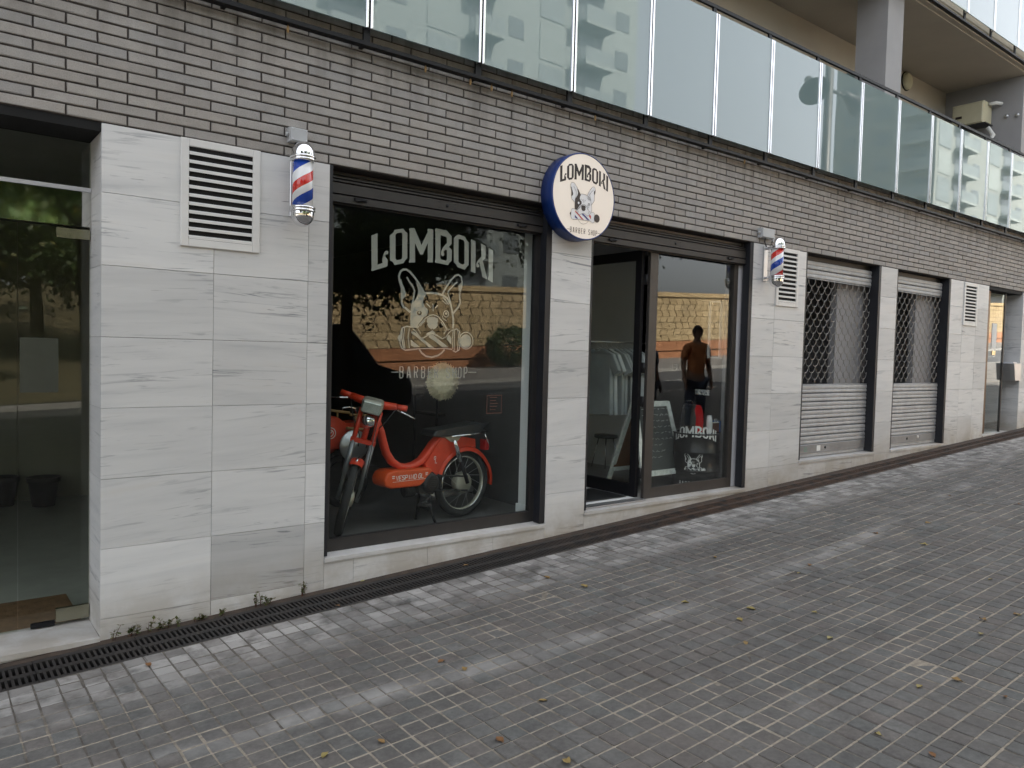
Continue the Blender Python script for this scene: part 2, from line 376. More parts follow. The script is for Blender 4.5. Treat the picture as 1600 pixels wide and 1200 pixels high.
# glass
def glass(name, tint, gain=1.7, base=0.0, rough=0.0):
    t = NT(name); fr = t.n('Fresnel', {'IOR': 1.5}); back = t.n('NewGeometry').outputs['Backfacing']
    f = t.math('MULTIPLY', t.math('MINIMUM', t.math('MULTIPLY_ADD', fr, gain, base), 1.0), t.math('SUBTRACT', 1.0, back))
    tr = t.n('BsdfTransparent', {'Color': tint}); gl = t.n('BsdfGlossy', {'Color': (0.95, 0.97, 0.96), 'Roughness': rough})
    wob = t.bump(t.noise(t.pos(), 0.8, 2), 0.012, 0.02); t.put(gl, 'Normal', wob)
    mx = t.n('MixShader', {0: f, 1: tr, 2: gl}); t.t.links.new(mx.outputs[0], t.out.inputs[0]); return t.m
M['glass'] = glass('glass', (0.955, 0.975, 0.968), 1.5); M['glass_dark'] = glass('glass_dark', (0.885, 0.90, 0.86), 1.0, 0.0)
M['glass_win'] = glass('glass_win', (0.94, 0.965, 0.955), 0.95); M['glass_clear'] = glass('glass_clear', (0.93, 0.95, 0.94), 1.3)
# milky laminated balcony glass: a pale interlayer under a glossy skin
t = NT('milk_glass'); p = t.pos(); sx = t.n('SeparateXYZ', {0: p})
n = t.noise(p, 0.8, 3); fr = t.n('Fresnel', {'IOR': 1.5}); back = t.n('NewGeometry').outputs['Backfacing']
df = t.n('BsdfDiffuse', {'Color': t.mix(n, (0.235, 0.325, 0.335), (0.275, 0.365, 0.375))})
trl = t.n('BsdfTranslucent', {'Color': (0.48, 0.55, 0.53)})
tp = t.n('BsdfTransparent', {'Color': (0.62, 0.70, 0.67)})
b1 = t.n('MixShader', {0: 0.35, 1: df, 2: trl}); b2 = t.n('MixShader', {0: 0.14, 1: b1, 2: tp})
gl = t.n('BsdfGlossy', {'Color': (0.97, 0.98, 0.98), 'Roughness': 0.012, 'Normal': t.bump(t.noise(p, 0.7, 2), 0.018, 0.03)})
mx = t.n('MixShader', {0: t.math('MULTIPLY', t.math('MINIMUM', t.math('MULTIPLY_ADD', fr, 1.65, 0.02), 1.0), t.math('SUBTRACT', 1.0, back)), 1: b2, 2: gl})
t.t.links.new(mx.outputs[0], t.out.inputs[0]); M['milk_glass'] = t.m
# prints and sign
M['decal'] = simple('decal', (0.29, 0.28, 0.25), 0.7, var=0.04)
M['ink'] = simple('ink', (0.014, 0.008, 0.009), 0.5, var=0.1); M['ink_brown'] = simple('ink_brown', (0.045, 0.03, 0.026), 0.5, var=0.1)
M['sign_blue'] = simple('sign_blue', (0.008, 0.032, 0.16), 0.35, var=0.12)
t = NT('sign_face'); p = t.pos()
M['sign_face'] = t.bsdf(col=t.mix(t.noise(p, 3.0, 3), (0.66, 0.62, 0.575), (0.70, 0.665, 0.62)), rough=0.35, emit=(1.0, 0.80, 0.60), emits=0.05)
M['dog_white'] = simple('dog_white', (0.80, 0.79, 0.80), 0.4, var=0.03)
M['print_red'] = simple('print_red', (0.55, 0.045, 0.03), 0.4, var=0.05); M['print_blue'] = simple('print_blue', (0.045, 0.045, 0.20), 0.4, var=0.05)
M['black_plastic'] = simple('black_plastic', (0.016, 0.016, 0.017), 0.45, var=0.3)
M['rubber'] = simple('rubber', (0.020, 0.020, 0.020), 0.8, var=0.4, scale=12, bump=0.3)
M['moped_red'] = simple('moped_red', (0.60, 0.044, 0.013), 0.42, var=0.22, scale=7, coat=0.1, grime=0.12)
M['moped_orange'] = simple('moped_orange', (0.62, 0.075, 0.012), 0.38, var=0.14, scale=5)
M['drum'] = simple('drum', (0.42, 0.40, 0.33), 0.45, metal=0.4, var=0.2)
M['seat_vinyl'] = simple('seat_vinyl', (0.022, 0.024, 0.026), 0.4, var=0.25)
M['lens'] = simple('lens', (0.52, 0.55, 0.50), 0.12, metal=0.5, var=0.15, scale=30)
M['wood'] = simple('wood', (0.36, 0.23, 0.10), 0.6, var=0.25, scale=10)
M['chalk'] = simple('chalk', (0.55, 0.58, 0.55), 0.9, var=0.2)
M['board'] = simple('board', (0.050, 0.056, 0.054), 0.75, var=0.35, scale=3)
M['board_back'] = simple('board_back', (0.16, 0.070, 0.030), 0.8, var=0.2)
M['board_frame'] = simple('board_frame', (0.72, 0.76, 0.72), 0.7, var=0.25, scale=25)
M['tee'] = simple('tee', (0.52, 0.56, 0.56), 0.9, var=0.12, scale=6, bump=0.2)
M['tee_dark'] = simple('tee_dark', (0.34, 0.37, 0.375), 0.9, var=0.12, scale=6, bump=0.2)
M['cream'] = simple('cream', (0.50, 0.47, 0.34), 0.8, var=0.08)
M['barrel'] = simple('barrel', (0.012, 0.012, 0.012), 0.32, var=0.2)
M['red_gloss'] = simple('red_gloss', (0.50, 0.014, 0.014), 0.25, var=0.06, coat=0.4)
M['sugar_blue'] = simple('sugar_blue', (0.03, 0.16, 0.50), 0.5, var=0.1)
M['choc'] = simple('choc', (0.12, 0.035, 0.02), 0.5, var=0.2)
M['paper_white'] = simple('paper_white', (0.70, 0.70, 0.68), 0.7, var=0.04)
# outside behind the camera
t = NT('ochre_block'); r = t.rnd(); p = t.pos()
c = t.ramp(r, [(0, (0.37,0.272,0.145)), (0.5, (0.41,0.305,0.165)), (1, (0.45,0.34,0.19))])
c = t.mix(1.0, c, t.ramp(t.noise(p, 0.7, 5), [(0.3, 0.8), (0.7, 1.15)]), 'MULTIPLY')
c = t.mix(t.ramp(t.noise(p, 1.1, 6, 0.7), [(0.58, 0.0), (0.68, 0.6)]), c, (0.17, 0.13, 0.085))
M['ochre'] = t.bsdf(col=c, rough=0.9)
M['terracotta'] = simple('terracotta', (0.36, 0.16, 0.075), 0.9, var=0.2, scale=1.5)
M['ochre_joint'] = simple('ochre_joint', (0.075, 0.05, 0.03), 0.95)
def leafmat(name, stops, trans):
    t = NT(name); r = t.rnd(); c = t.ramp(r, stops)
    p = t.n('BsdfPrincipled', {'Base Color': c, 'Roughness': 0.55})
    tl = t.n('BsdfTranslucent', {'Color': trans}); mx = t.n('MixShader', {0: 0.3, 1: p, 2: tl})
    t.t.links.new(mx.outputs[0], t.out.inputs[0]); return t.m
M['leaf'] = leafmat('leaf', [(0, (0.02,0.045,0.012)), (0.6, (0.045,0.09,0.02)), (0.92, (0.09,0.12,0.025)), (1, (0.2,0.15,0.03))], (0.09, 0.13, 0.02))
M['bark'] = simple('bark', (0.055, 0.042, 0.032), 0.95, var=0.4, scale=12, bump=0.8)
M['weed'] = leafmat('weed', [(0, (0.06,0.095,0.025)), (0.6, (0.11,0.13,0.04)), (1, (0.17,0.12,0.06))], (0.12, 0.13, 0.03))
M['weed_stem'] = simple('weed_stem', (0.12, 0.05, 0.035), 0.8, var=0.3)
t = NT('fallen_leaf'); r = t.rnd()
M['fallen'] = t.bsdf(col=t.ramp(r, [(0, (0.24,0.19,0.06)), (0.4, (0.32,0.26,0.09)), (0.7, (0.20,0.09,0.03)), (0.85, (0.16,0.09,0.04)), (1, (0.38,0.36,0.14))]), rough=0.7)
M['house_white'] = simple('house_white', (0.185, 0.21, 0.205), 0.85, var=0.08, scale=0.5)
M['house_beige'] = simple('house_beige', (0.155, 0.17, 0.16), 0.85, var=0.08, scale=0.5)
M['house_grey'] = simple('house_grey', (0.13, 0.155, 0.16), 0.6, var=0.1, scale=0.5)
M['win_dark'] = simple('win_dark', (0.085, 0.10, 0.105), 0.15, var=0.2)
M['van'] = simple('van', (0.016, 0.018, 0.024), 0.22, var=0.1, coat=0.5)
M['skin'] = simple('skin', (0.45, 0.28, 0.20), 0.55, var=0.1)
M['hair'] = simple('hair', (0.035, 0.028, 0.024), 0.7, var=0.3)
M['shirt_orange'] = simple('shirt_orange', (0.78, 0.30, 0.12), 0.9, var=0.1)
M['shirt_blue'] = simple('shirt_blue', (0.14, 0.19, 0.26), 0.9, var=0.1)
M['jeans'] = simple('jeans', (0.10, 0.12, 0.17), 0.9, var=0.2)
M['shoe'] = simple('shoe', (0.04, 0.04, 0.04), 0.6, var=0.2)

M['notice'] = simple('notice', (0.045, 0.052, 0.043), 0.25, var=0.1)
M['inner_floor'] = simple('inner_floor', (0.26, 0.25, 0.24), 0.5, var=0.2)
M['fitting'] = simple('fitting', (0.34, 0.33, 0.25), 0.25, metal=0.9, var=0.1)
M['link'] = simple('link', (0.27, 0.26, 0.245), 0.5, metal=0.5, var=0.2)
M['straw'] = simple('straw', (0.52, 0.47, 0.32), 0.9, var=0.25, scale=25)
# ------------------------------------------------------------------ ground, road
def sheet(name, x0, x1, y0, y1, dz, mat, nx=1):
    b = MB()
    b.add([(x0,y0,gz(x0)+dz),(x1,y0,gz(x1)+dz),(x1,y1,gz(x1)+dz),(x0,y1,gz(x0)+dz)], [(0,1,2,3)])
    return b.build(name, mat, kind='structure')
sheet('ground', -400, 400, -700, 300, -0.30, M['ground'])
pav = MB()
pav.add([(-8,-9.0,gz(-8)+.0085),(26,-9.0,gz(26)+.0085),(26,-0.40,gz(26)+.0085),(-8,-0.40,gz(-8)+.0085)], [(0,1,2,3)])
pavement = pav.build('pavement', M['paving_joint'], kind='structure')
far = MB()
for x0, x1 in ((-60, -8), (26, 120)):
    far.add([(x0,-9.0,gz(x0)),(x1,-9.0,gz(x1)),(x1,-0.40,gz(x1)),(x0,-0.40,gz(x0))], [(0,1,2,3)])
far.build('pavement_beyond', M['paving_far'], kind='structure')
sheet('road', -60, 120, -17.0, -9.15, -0.13, M['asphalt'])
k = MB()
for y0, y1 in ((-9.15, -9.0), (-17.15, -17.0)):
    k.hexa([(-60,y0,gz(-60)-.28),(120,y0,gz(120)-.28),(120,y1,gz(120)-.28),(-60,y1,gz(-60)-.28),(-60,y0,gz(-60)+.004),(120,y0,gz(120)+.004),(120,y1,gz(120)+.004),(-60,y1,gz(-60)+.004)])
k.build('kerb', M['kerb'], kind='structure')
sheet('far_pavement', -60, 120, -25.0, -17.15, 0.0, M['paving_far'])
ln = MB()
for i in range(24):
    x = -50 + i*7.0
    ln.add([(x,-13.1,gz(x)-.126),(x+3,-13.1,gz(x+3)-.126),(x+3,-13.0,gz(x+3)-.126),(x,-13.0,gz(x)-.126)], [(0,1,2,3)])
ln.build('lane_marking', M['white_line'], kind='structure')

# paving tiles: 20 cm tiles with four raised pads, laid from the drain towards the road
T = 0.2013
TX0 = 0.1819*4.77 - 40*T; TY0 = -0.405
def tile_mesh():
    b = MB(); s = T/2; h = 0.0115; c = 0.006; gx, gx2, gy, gy2 = 0.0046, 0.0036, 0.0048, 0.0038
    for i in (0, 1):
        for j in (0, 1):
            x0, x1 = (gx, s-gx2) if i == 0 else (s+gx2, T-gx)
            y0, y1 = (gy, s-gy2) if j == 0 else (s+gy2, T-gy)
            vs = [(x0,y0,-0.01),(x1,y0,-0.01),(x1,y1,-0.01),(x0,y1,-0.01),
                  (x0,y0,h-.003),(x1,y0,h-.003),(x1,y1,h-.003),(x0,y1,h-.003),
                  (x0+c,y0+c,h),(x1-c,y0+c,h),(x1-c,y1-c,h),(x0+c,y1-c,h)]
            fs = [(8,9,10,11)]
            for q in range(4):
                w = (q+1) % 4; fs += [(q, w, 4+w, 4+q), (4+q, 4+w, 8+w, 8+q)]
            b.add(vs, fs)
    return b
tb = tile_mesh()
spots = []
for i in range(0, 168):
    for j in range(1, 43):
        x, y = TX0 - 0 + i*T, TY0 - j*T
        if -7.8 < x < 25.7: spots.append((x, y))
def seen(x, y):
    q = to_px((x+T/2, y+T/2, gz(x)))
    if q is None or not (-20 < q[0] < 1620 and -20 < q[1] < 1215): return None
    return q[2]
vis = [(seen(x, y), x, y) for x, y in spots]
order = sorted([v for v in vis if v[0] is not None])
near_set = set((x, y) for _, x, y in order[:300])
TM = [tile_mesh() for _ in range(4)]
tmeshes = []
for q, b in enumerate(TM):
    rr = random.Random(q)
    b.v = [(x + rr.uniform(-.0012,.0012), y + rr.uniform(-.0012,.0012), z + (rr.uniform(-.0015,.0015) if z > 0 else 0)) for x, y, z in b.v]
    tmeshes.append(b.mesh('paving_tile', M['paving']))
ang = math.atan(SLOPE)
def tile_place(x, y, rr):
    return (x, y, gz(x) + rr.uniform(-.0012, .0026)), (rr.uniform(-.006,.006), -ang + rr.uniform(-.006,.006), rr.uniform(-.004,.004))
rr = random.Random(11); mass = MB()
for x, y in spots:
    loc, rot = tile_place(x, y, rr)
    q = rr.randrange(4)
    if (x, y) in near_set:
        o = bpy.data.objects.new('paving_tile', tmeshes[q]); COL.objects.link(o); o.parent = pavement
        o.location = loc; o.rotation_euler = rot
    else:
        Mx = Matrix.Translation(loc) @ Matrix.Rotation(rot[1], 4, 'Y') @ Matrix.Rotation(rot[0], 4, 'X')
        src = TM[q]; b0 = len(mass.v)
        mass.v += [tuple(Mx @ Vector(p)) for p in src.v]
        mass.f += [tuple(b0+i for i in f) for f in src.f]; mass.mi += src.mi; mass.sm += src.sm
mm = bpy.data.meshes.new('paving_tiles_beyond'); mm.from_pydata(mass.v, [], mass.f); mm.materials.append(M['paving']); mm.update()
link('paving_tiles_beyond', mm, pavement, kind='stuff')

# ------------------------------------------------------------------ the building
BW = thing('apartment_building', 'grey brick and pale marble apartment building with shops and glass balconies', 'building', (6, 0, gz(6)))
def part(name, mb, mats, **kw): return mb.build(name, mats, BW, **kw)
ZB = 2.941                                   # underside of the brick band
XL, XR = -7.0, 26.0
band = part('brick_band', MB().box(XL, XR, 0.009, 0.30, ZB, 4.045), M['mortar'])
BP, BH = 0.3018, 0.0603
bl, bh = BP-0.010, BH-0.010
bmesh_shared = []
for q in range(5):
    rr = random.Random(50+q); b = MB().cbox(0, bl, 0, 0.02, 0, bh, 0.0035)
    b.v = [(x + rr.uniform(-.0012,.0012), y + (rr.uniform(-.0012,.0008) if y < .01 else 0), z + rr.uniform(-.0012,.0012)) for x, y, z in b.v]
    bmesh_shared.append((b, b.mesh('brick', M['brick'])))
bricks = []
for row in range(18):
    z = ZB + 0.006 + row*BH
    if z + bh > 4.04: break
    x = 0.668 + (BP/2 if row % 2 else 0) - 26*BP
    while x < XR:
        if x > XL: bricks.append((x, z))
        x += BP
def bseen(x, z):
    q = to_px((x+bl/2, 0, z+bh/2))
    return q[2] if q and -25 < q[0] < 1600 and -8 < q[1] < 1200 else None
bo = sorted((bseen(x, z), x, z) for x, z in bricks if bseen(x, z) is not None)
bset = set((x, z) for _, x, z in bo[:300])
rr = random.Random(5); mass = MB()
for x, z in bricks:
    src, me = bmesh_shared[rr.randrange(5)]; dy = rr.uniform(-.0015, .002)
    if (x, z) in bset:
        o = bpy.data.objects.new('brick', me); COL.objects.link(o); o.parent = band; o.location = (x, dy, z)
    else:
        b0 = len(mass.v); mass.v += [(p[0]+x, p[1]+dy, p[2]+z) for p in src.v]
        mass.f += [tuple(b0+i for i in f) for f in src.f]; mass.mi += src.mi; mass.sm += src.sm
mm = bpy.data.meshes.new('bricks_beyond'); mm.from_pydata(mass.v, [], mass.f); mm.materials.append(M['brick']); mm.update()
link('bricks_beyond', mm, band, kind='stuff')

# marble cladding: slabs on a dark backing
ROWS = [-0.6, 0.163, 0.563, 0.961, 1.361, 1.761, 2.160, 2.560, ZB-0.003]
WALLS = [(0.835, 2.182, [1.442, 2.040]), (4.132, 4.580, []), (6.905, 7.905, [7.318]), (9.625, 10.050, []), (11.655, 13.000, [12.08, 12.56]), (14.42, 26.0, [14.8+0.6*i for i in range(19)])]
CL = {}
for a, b, _ in WALLS: CL[a] = part('marble_cladding', MB().box(a+.004, b-.004, 0.019, 0.30, -0.6, ZB-.001), M['marble_joint'])
clad = CL[0.835]
J = 0.0022
def slab(x0, x1, z0, z1, y0=0.0, y1=0.021, mat='marble', c=0.0015):
    return MB().cbox(x0+J/2, x1-J/2, y0+random.uniform(-.0008,.0008), y1, z0+J/2, z1-J/2, c).build('marble_slab', M[mat], clad)
for a, b, js in WALLS:
    clad = CL[a]
    xs = [a] + js + [b]
    for i in range(len(xs)-1):
        for q in range(len(ROWS)-1):
            if ROWS[q+1] < gz(xs[i]) - 0.05: continue
            mat = 'marble_dark' if (abs(xs[i]-1.442) < .01 and q == 1) else 'marble'
            slab(xs[i], xs[i+1], max(ROWS[q], gz(xs[i])-.25), ROWS[q+1], mat=mat)
# plinths below the openings
def plinth(x0, x1, ztop, js):
    global clad
    clad = part('plinth', MB().box(x0+.004, x1-.004, 0.019, 0.30, gz(x0)-.3, ztop-.032), M['marble_joint'])
    xs = [x0] + js + [x1]
    for i in range(len(xs)-1): slab(xs[i], xs[i+1], gz(xs[i])-.25, ztop-.030, y0=0.001)
def sill(x0, x1, ztop, depth, seams=()):
    xs = [x0] + list(seams) + [x1]
    for i in range(len(xs)-1):
        a, b = xs[i]+.001, xs[i+1]-.001
        MB().hexa([(a,-.012,ztop-.030),(b,-.012,ztop-.030),(b,depth,ztop-.030),(a,depth,ztop-.030),
                   (a,-.012,ztop-.002),(b,-.012,ztop-.002),(b,depth,ztop+.006),(a,depth,ztop+.006)]).build('sill', M['marble'], BW)
SW, SD, SS = 0.320, 0.372, 0.590
plinth(2.182, 4.132, SW, [2.40, 3.00, 3.60]); sill(2.182, 4.132, SW, 0.14, [3.05])
plinth(4.580, 6.905, SD, [5.07, 5.90]); sill(4.580, 6.905, SD, 0.14, [5.75])
plinth(7.905, 9.625, SS, [8.5, 9.1]); sill(7.905, 9.625, SS, 0.30)
plinth(10.05, 11.655, SS, [10.65, 11.25]); sill(10.05, 11.655, SS, 0.30)
plinth(13.0, 14.42, 0.640, [13.5]); sill(13.0, 14.42, 0.640, 0.50)
plinth(-2.2, 0.835, 0.066, [-1.4, -0.6, 0.1]); sill(-2.2, 0.835, 0.066, 0.36, [-0.5])
# jambs (stone returns into the openings)
def jamb(x, y0, y1, z0, z1, face):
    x0, x1 = (x, x+.02) if face > 0 else (x-.02, x)
    return MB().box(x0, x1, y0, y1, z0, z1)
clad = CL[0.835]
for z0, z1 in zip([0.066]+ROWS[2:-1], ROWS[2:]):
    MB().box(0.836, 0.856, 0.022, 0.36, z0+.001, z1-.001).build('jamb_slab', M['marble'], clad)
clad = CL[14.42]
for z0, z1 in zip([0.640]+ROWS[3:-1], ROWS[3:]):
    MB().box(14.40, 14.419, -0.0005, 0.62, z0+.001, z1-.001).build('jamb_slab', M['marble'], clad)
    MB().box(13.001, 13.02, 0.022, 0.5, z0+.001, z1-.001).build('jamb_slab', M['marble'], clad)
# solid wall cores behind the cladding, soffits above the openings
for c6 in ((0.857,2.16,0.30,0.42), (4.16,4.56,0.30,0.36), (6.93,7.88,0.30,1.6), (9.65,10.02,0.30,1.4), (11.68,12.99,0.30,1.4), (14.43,26,0.30,1.4), (XL,-2.2,0.0,0.4)):
    part('wall_core', MB().box(c6[0], c6[1], c6[2], c6[3], -.6, ZB), M['plaster_grey'])
sof = MB(); sof.box(XL, XR, 0.30, 8.0, ZB+.004, 3.2)
part('ceiling_slab', sof, M['plaster_grey'])
part('entrance_soffit', MB().box(-2.2, 0.834, 0.012, 0.34, ZB-.05, ZB-.002), M['dark'])
part('entrance_soffit', MB().box(13.03, 14.39, 0.012, 0.62, ZB-.05, ZB-.002), M['dark'])

# ---- the big shop window
GY = 0.125
def frame_rect(x0, x1, z0, z1, y0, y1, w, wb=None, wt=None):
    wb = wb or w; wt = wt or w; b = MB()
    b.box(x0, x0+w, y0, y1, z0, z1); b.box(x1-w, x1, y0, y1, z0, z1)
    b.box(x0+w, x1-w, y0+.001, y1-.001, z0, z0+wb); b.box(x0+w, x1-w, y0+.001, y1-.001, z1-wt, z1)
    return b
win = part('shop_window', frame_rect(2.20, 4.112, SW+.006, 2.90, 0.105, 0.155, 0.062, 0.085, 0.10), M['frame'],
           label='large shop window with a pale bulldog logo on the glass')
MB().box(2.262, 4.05, GY, GY+.008, SW+.09, 2.80).build('pane', M['glass_win'], win)
b = MB(); b.box(2.262, 2.268, GY-.012, GY+.02, SW+.09, 2.80); b.box(4.044, 4.05, GY-.012, GY+.02, SW+.09, 2.80)
b.box(2.268, 4.044, GY-.012, GY+.02, SW+.09, SW+.097); b.build('gasket', M['black_plastic'], win)
g = MB(); g.box(4.075, 4.131, 0.002, 0.080, SW+.008, ZB-.004); g.build('shutter_guide', M['guide'], win)
g = MB(); g.box(2.183, 2.205, 0.002, 0.080, SW+.008, ZB-.004); g.build('shutter_guide', M['guide'], win)
MB().box(4.10, 4.131, 0.081, 0.104, SW+.009, 2.76).build('trim_strip', M['alu_white'], win)

# rolled-up shutters above the window and the door
def rolled(x0, x1, name_parent):
    hs = MB(); hs.box(x0, x1, 0.075, 0.10, 2.70, 2.884); hs.box(x0, x1, 0.28, 0.299, 2.884, ZB-.006)
    p_ = part('shutter_box', hs, M['black_metal'])
    for z0, z1, y0 in ((2.850, 2.866, .058), (2.872, 2.882, .055), (2.770, 2.842, .052), (2.712, 2.762, .050)):
        MB().cbox(x0+.001, x1-.001, y0, .0745, z0, z1, .003).build('slat', M['housing'], p_)
    for fx in (0.12, 0.88):
        x = x0 + (x1-x0)*fx; q = MB(); q.box(x-.045, x+.045, .036, .0495, 2.736, 2.756); q.tube([(x-.02,.045,2.735),(x+.035,.03,2.75)], .007, 8)
        q.build('stop_bracket', M['black_metal'], p_)
    xm = (x0+x1)/2; q = MB().lathe([(0.0,.047),(.011,.047),(.011,.0518),(.0,.0518)], (xm,0,2.806), 'y', 14); q.build('lock_cylinder', M['black_metal'], p_)
    q = MB()
    for sx in (-.07, .07):
        for sz in (-.018, .018): q.lathe([(0,.0505),(.004,.0505),(.004,.0522)], (xm+sx, 0, 2.806+sz), 'y', 8)
    q.build('rivets', M['dark'], p_)
rolled(2.206, 4.074, 'w'); rolled(4.606, 6.848, 'd')

# ---- door opening: open leaf, mullion and fixed light
ent = part('door_frame', MB().box(5.448, 5.556, 0.105, 0.140, SD+.006, 2.90)
           .box(6.735, 6.80, 0.105, 0.155, SD+.006, 2.90).box(5.556, 6.735, 0.106, 0.139, SD+.006, SD+.105)
           .box(5.556, 6.735, 0.106, 0.139, 2.73, 2.90).box(4.60, 5.448, 0.106, 0.139, 2.74, 2.90), M['frame_brown'])
MB().box(5.556, 6.735, GY, GY+.008, SD+.105, 2.73).build('pane', M['glass'], ent)
g = MB(); g.box(6.850, 6.904, 0.002, 0.085, SD+.008, ZB-.004); g.build('shutter_guide', M['guide'], ent)
g = MB(); g.box(4.581, 4.603, 0.002, 0.085, SD+.008, ZB-.004); g.build('shutter_guide', M['guide'], ent)
MB().box(6.80, 6.902, 0.106, 0.150, SD+.009, 2.76).build('trim_strip', M['alu_white'], ent)
MB().box(4.60, 5.43, 0.05, 0.16, SD+.0065, SD+.016).build('threshold', M['alu'], ent)
# the leaf stands open, turned inwards at right angles
leaf = MB(); xa, xb = 5.392, 5.432
ya, yb, za, zb = 0.165, 1.065, SD+.018, 2.72
leaf.box(xa, xb, ya, ya+.075, za, zb); leaf.box(xa, xb, yb-.075, yb, za, zb)
leaf.box(xa+.001, xb-.001, ya+.075, yb-.075, za, za+.12); leaf.box(xa+.001, xb-.001, ya+.075, yb-.075, zb-.09, zb)
dl = part('door_leaf', leaf, M['black_metal'], label='black framed glass door leaf standing open inwards')
MB().box(xa+.018, xa+.025, ya+.075, yb-.075, za+.12, zb-.09).build('pane', M['glass_clear'], dl)
h = MB()
for z in (0.62, 1.30, 1.62, 2.45):
    q = MB().box(5.433, 5.445, 0.145, 0.175, z-.05, z+.05); q.tube([(5.440,.143,z-.05),(5.440,.143,z+.05)], .009, 10); q.build('hinge', M['black_plastic'], dl)
q = MB().tube([(xb, .98, 1.30), (xb+.05, .98, 1.30), (xb+.05, .98, 1.55), (xb, .98, 1.55)], .012, 8); q.build('handle', M['steel'], dl)

# ---- left entrance: glass doors under a steel transom
ge = part('entrance_glazing', MB().box(-2.2, 0.834, 0.305, 0.335, 2.398, 2.598), M['steel'],
          label='glass entrance with a mirror steel transom')
MB().box(-2.2, 0.834, 0.312, 0.322, 2.625, ZB-.052).build('pane', M['glass_dark'], ge)
MB().box(-2.2, 0.834, 0.300, 0.338, 2.600, 2.623).build('transom_edge', M['alu_white'], ge)
MB().box(0.475, 0.832, 0.314, 0.324, 0.092, 2.385).build('door_pane', M['glass_dark'], ge)
MB().box(-2.2, 0.471, 0.314, 0.324, 0.080, 2.385).build('door_pane', M['glass_dark'], ge)
MB().box(0.66, 0.830, 0.306, 0.332, 2.325, 2.380).build('patch_fitting', M['fitting'], ge)
MB().box(0.66, 0.830, 0.306, 0.332, 0.094, 0.172).build('patch_fitting', M['fitting'], ge)
MB().box(0.535, 0.655, 0.308, 0.330, 0.078, 0.105).build('floor_spring', M['black_metal'], ge)
a, c_ = at(31, 527, .304), at(91, 613, .304)
iq = MB().box(a.x, c_.x, 0.300, 0.3135, c_.z, a.z); iq.build('notice_sheet', M['notice'], ge)
# lobby behind
lb = MB(); lb.box(-2.2, 2.05, 0.34, 4.6, -.05, 0.060); part('lobby_floor', lb, M['lobby_floor'])
lb = MB(); lb.box(-2.2, 2.05, 4.6, 4.7, 0.06, ZB); lb.box(2.02, 2.05, 0.43, 4.599, 0.06, ZB); lb.box(-2.3, -2.2, 0.43, 4.7, 0.06, ZB)
part('lobby_wall', lb, M['lobby_wall'])
part('lobby_mat_well', MB().box(-2.0, 0.80, 0.36, 0.95, 0.0605, 0.068), M['lobby_mat'])

# ---- shop interior
FZ = 0.331
part('shop_floor', MB().box(2.16, 4.38, 0.16, 6.0, 0.10, FZ), M['floor_wood'])
part('shop_floor', MB().box(4.381, 6.93, 0.16, 6.0, 0.10, FZ), M['inner_floor'])
part('added_light_divider', MB().box(4.361, 4.38, 0.37, 6.0, FZ, ZB-.03), M['inner_dark'])  # added divider, unseen: its dark side keeps the window half dim
part('added_light_divider', MB().box(4.382, 4.40, 0.37, 6.0, FZ, ZB-.03), M['inner_white'])  # pale side of the added divider bounces light in the door half
part('shop_rear_wall', MB().box(4.401, 6.929, 4.2, 4.25, FZ, ZB-.03), M['inner_white'])  # unseen wall added in white to bounce daylight around the door half
iw = MB(); iw.box(6.93, 7.0, 0.36, 6.0, FZ, ZB); part('shop_side_wall', iw, M['inner_white'])
iw = MB(); iw.box(2.16, 7.0, 6.0, 6.1, FZ, ZB); iw.box(2.06, 2.16, 0.43, 6.0, FZ, ZB); part('shop_rear_wall', iw, M['inner_dark'])
part('shop_ceiling', MB().box(2.16, 4.38, 0.16, 6.0, 2.92, ZB+.003), M['inner_dark'])
part('shop_ceiling', MB().box(4.381, 6.93, 0.16, 6.0, 2.921, ZB+.003), M['plaster_grey'])
iw = MB(); iw.box(4.135, 4.58, 0.157, 0.36, FZ, ZB-.03); part('pier_lining', iw, M['inner_white'])
iw = MB(); iw.box(4.120, 4.1349, 0.157, 0.375, FZ, FZ+.10); part('skirting', iw, M['inner_white'])

# ---- recess of the right-hand entrance
en = MB(); en.box(13.02, 14.40, 0.62, 0.66, 0.64, ZB-.05); part('entry_back', en, M['inner_dark'])
eg = part('entry_door', MB().box(13.27, 13.34, 0.10, 0.14, 0.646, ZB-.051), M['bronze'], label='bronze framed glass entrance door at the far right')
MB().box(13.34, 13.95, 0.115, 0.123, 0.646, ZB-.051).build('pane', M['glass'], eg)
MB().box(13.95, 13.985, 0.105, 0.135, 0.646, ZB-.052).build('door_stile', M['frame'], eg)
a, c_ = at(1551, 505, .11), at(1556, 545, .11)
MB().box(a.x, c_.x, 0.108, 0.1145, c_.z, a.z).build('door_plate', M['paper_white'], eg)
a, c_ = at(1550, 548, .11), at(1555, 555, .11)
MB().box(a.x, c_.x, 0.108, 0.1145, c_.z, a.z).build('door_plate', M['brass'], eg)

